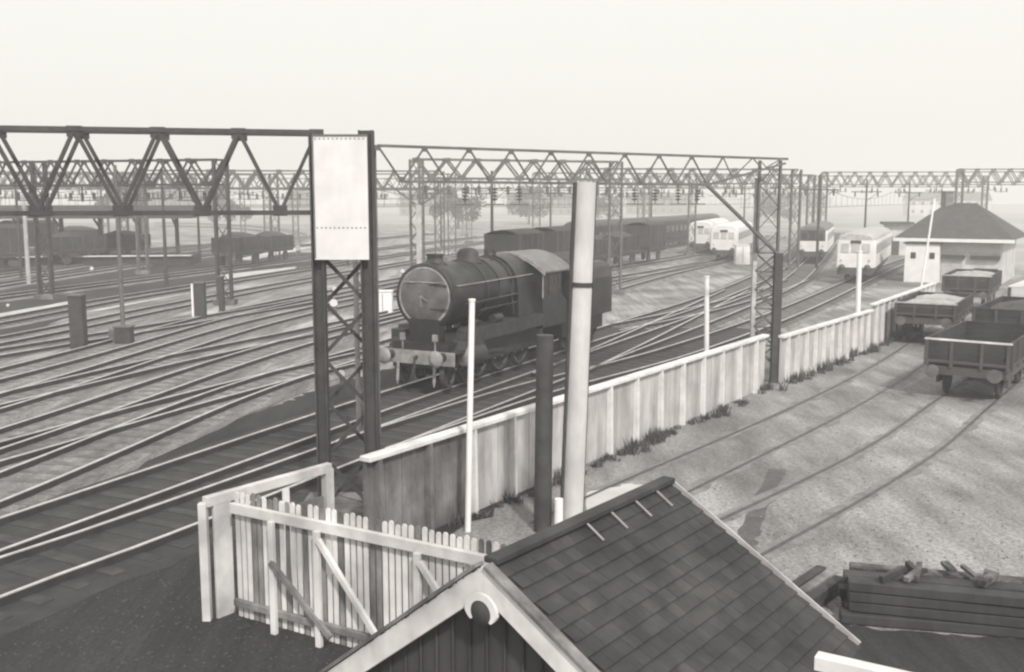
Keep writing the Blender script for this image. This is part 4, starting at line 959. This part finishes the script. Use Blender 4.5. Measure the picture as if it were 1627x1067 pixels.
# ------------------------------------------------------------------ platforms and canopies far left
def canopy(pa, pb, z0, z1, label, dep=6.0, m='roof_tile', np_=9):
    a = Vector(pa); b = Vector(pb); r = empty('platform_canopy',(a.x,a.y,0),0,label,'platform canopy'); d=(b-a); d.z=0; L=d.length; u=d.normalized(); n=Vector((-u.y,u.x,0))
    s = MB(); s.prism([Vector((0,0,z0)), n*dep+Vector((0,0,z0)), n*dep+Vector((0,0,z0+.3)), n*dep*.5+Vector((0,0,z1)), Vector((0,0,z0+.3))], d); s.build('roof','steel_dark',r)
    for i in range(np_):
        t=(i+.5)/np_; s=MB(); s.box(d*t+n*dep*.5+Vector((0,0,z0/2)),(.3,.3,z0)); s.bar(d*t+n*dep*.5+Vector((0,0,z0-1)),d*t+n*dep*.1+Vector((0,0,z0)),.15); s.build('post','steel_dark',r)
    s = MB(); s.prism([Vector((0,0,0)),n*dep,d+n*dep,d],(0,0,.9)); s.build('platform','wagon',r)
    s = MB(); s.bar(Vector((0,-.1,.93)),d+Vector((0,-.1,.93)),.5,.1); s.build('platform_edge','coping',r)
canopy(A(-60,88),A(-29.5,93),4.35,5.55,'long dark platform canopy at the far left above the track lines')
# ------------------------------------------------------------------ distant houses and trees
def house(p, rz, L, Wd, hw, hr, label, m='brick', nch=2):
    r = empty('house',p,rz,label,'house'); s = MB(); s.box((0,0,hw/2),(L,Wd,hw)); s.prism([(-L/2,-Wd/2,hw),(-L/2,Wd/2,hw),(-L/2,0,hw+hr-.1)],(L,0,0)); s.build('walls',m,r)
    s = MB()
    for sg in (-1,1): s.add([(-L/2-.3,sg*(Wd/2+.4),hw-.25),(L/2+.3,sg*(Wd/2+.4),hw-.25),(L/2+.3,0,hw+hr),(-L/2-.3,0,hw+hr),(-L/2-.3,sg*(Wd/2+.4),hw-.05),(L/2+.3,sg*(Wd/2+.4),hw-.05),(L/2+.3,0,hw+hr+.2),(-L/2-.3,0,hw+hr+.2)],[(0,1,2,3),(4,7,6,5),(0,4,5,1),(1,5,6,2),(2,6,7,3),(3,7,4,0)])
    rf_ = s.build('roof','roof_tile',r)
    for i in range(nch):
        s = MB(); s.box((-L/2+L*(i+.5)/nch,0,hw+hr+.3),(1.0,.7,1.8)); s.build('chimney','brick',rf_)
    n = max(2,int(L/3.2))
    for i in range(n):
        for z_ in (1.6,hw-1.4):
            s = MB(); s.box((-L/2+L*(i+.5)/n,-Wd/2-.02,z_),(1.1,.08,1.3)); s.build('window','glass',r)
    return r
HL = [(-95,170,5,24,'row of brick houses at the far left edge of the skyline'),(-62,185,-4,20,'brick terrace behind the long dark canopy'),(-38,200,6,18,'brick terrace on the skyline left of the white panel'),(-18,215,-3,16,'brick house on the skyline behind the pale mast'),(6,220,4,20,'brick terrace on the skyline above the steam engine'),(34,235,-6,22,'brick terrace on the skyline right of the tall pale pole'),(62,225,5,20,'brick terrace on the skyline above the closest pale train'),(92,215,-8,24,'brick terrace on the skyline left of the hipped roof'),(118,190,-14,22,'brick terrace on the skyline at the right edge')]
for x_,y_,a_,L_,lb in HL: house(Vector((x_*1.9,y_*1.9,0)),R(a_),L_*1.3,9,6.2,3.0,lb,m='brick' if x_ % 4 else 'render_wall')
def tree(x_, y_, h_, rad, label):
    r = empty('tree',(x_,y_,0),random.uniform(0,6),label,'tree','trees on the skyline'); s = MB(); s.tube((0,0,0),(.2,.1,h_*.55),.3,.14,n=8)
    for k in range(6):
        a=k*1.05; s.tube((.1,.05,h_*(.3+.04*k)),(math.cos(a)*rad*.6,math.sin(a)*rad*.6,h_*(.6+.04*k)),.11,.04,n=6)
    s.build('trunk','bark',r); s = MB(); cl=[]
    for k in range(20):
        a=random.uniform(0,6.28); e=random.uniform(-.9,1); q=rad*random.uniform(.35,1.15)*math.sqrt(max(0,1-e*e*.6)); cl.append((Vector((math.cos(a)*q,math.sin(a)*q,h_*.58+e*h_*.36)),rad*random.uniform(.22,.4)))
    for c,rr in cl:
        for k in range(70):
            v=Vector((random.gauss(0,1),random.gauss(0,1),random.gauss(0,.8))); v=v.normalized()*rr*random.uniform(.5,1.05); p_=c+v; u=Vector((random.uniform(-1,1),random.uniform(-1,1),random.uniform(-1,1))).normalized()*.22; t_=u.cross(Vector((random.uniform(-1,1),random.uniform(-1,1),.3))).normalized()*.2
            s.add([p_-u-t_,p_+u-t_,p_+u+t_,p_-u+t_],[(0,1,2,3)])
    s.build('crown','leaf',r)
TRE = [(-84,150,10,4.5,'broad tree at the far left behind the canopy'),(-58,150,11,4,'tree above the long dark canopy roof'),(-46,165,9,4,'tree just right of the slim grey mast'),(-27,170,10,3.8,'tree close left of the white panel'),(-8,150,9,4,'tree between the white panel and the steam engine'),(3,180,10,4,'tree behind the steam engine dome'),(18,190,8,3.5,'tree just right of the tall pale pole'),(50,190,9,4,'tree above the domed-roof electric train'),(66,175,8,3.5,'tree above the closest pale electric train'),(58,125,8.5,3,'tree directly behind the left of the hipped roof'),(84,140,9,4,'tree behind the right of the hipped roof')]
for (x_, y_, h_, rad, lb) in TRE[:8] : tree(x_*1.45, y_*1.45, h_*.95, rad*1.25, lb)
for t_ in TRE[10:12]: tree(t_[0]*1.3, t_[1]*1.3, t_[2], t_[3]*1.2, t_[4])
def stones(name, region, nst, m, smin, smax, label, z=.0):
    s = MB(); k = 0
    while k < nst:
        px, py = random.uniform(region[0], region[2]), random.uniform(region[1], region[3]); p = W(px, py, z)
        if region[4](px, py): continue
        k += 1; a = random.uniform(0, 3); sz = random.uniform(smin, smax); vs = []
        for zz_, kk in ((0, 1), (sz*.5, .6)):
            for q in range(5):
                t_ = a+q*1.2566; rr = sz*kk*random.uniform(.7, 1.2); vs.append(p+Vector((math.cos(t_)*rr, math.sin(t_)*rr, zz_)))
        s.add(vs, [(5,6,7,8,9)]+[(q, (q+1) % 5, 5+(q+1) % 5, 5+q) for q in range(5)])
    tag(s.build(name, m), kind='stuff', label=label, cat='stones')
stones('yard_stones', (930, 620, 1640, 1000, lambda x, y: y < 850-.46*(x-900) or False), 1100, 'yard_pale', .006, .02, 'loose pale stones scattered over the yard')
stones('yard_clinker', (930, 620, 1640, 1000, lambda x, y: y < 850-.46*(x-900) or False), 900, 'steel_mid', .006, .022, 'loose dark clinker scattered over the yard')
stones('track_ballast', (-40, 560, 560, 1060, lambda x, y: False), 2200, 'steel_dark', .01, .03, 'loose ballast stones between the near tracks')
# ------------------------------------------------------------------ haze
HZ = MB(); HZ.box((0,250,10),(760,640,23)); hz = HZ.build('haze','steel_pale'); hz.data.materials.clear()
hm = bpy.data.materials.new('haze'); hm.use_nodes = True; t = hm.node_tree; t.nodes.clear(); o_ = t.nodes.new('ShaderNodeOutputMaterial'); pv_ = t.nodes.new('ShaderNodeVolumePrincipled')
pv_.inputs['Color'].default_value = (1,.99,.975,1); pv_.inputs['Density'].default_value = .0022; pv_.inputs['Anisotropy'].default_value = .2; t.links.new(pv_.outputs[0], o_.inputs['Volume']); hz.data.materials.append(hm); tag(hz, kind='stuff')
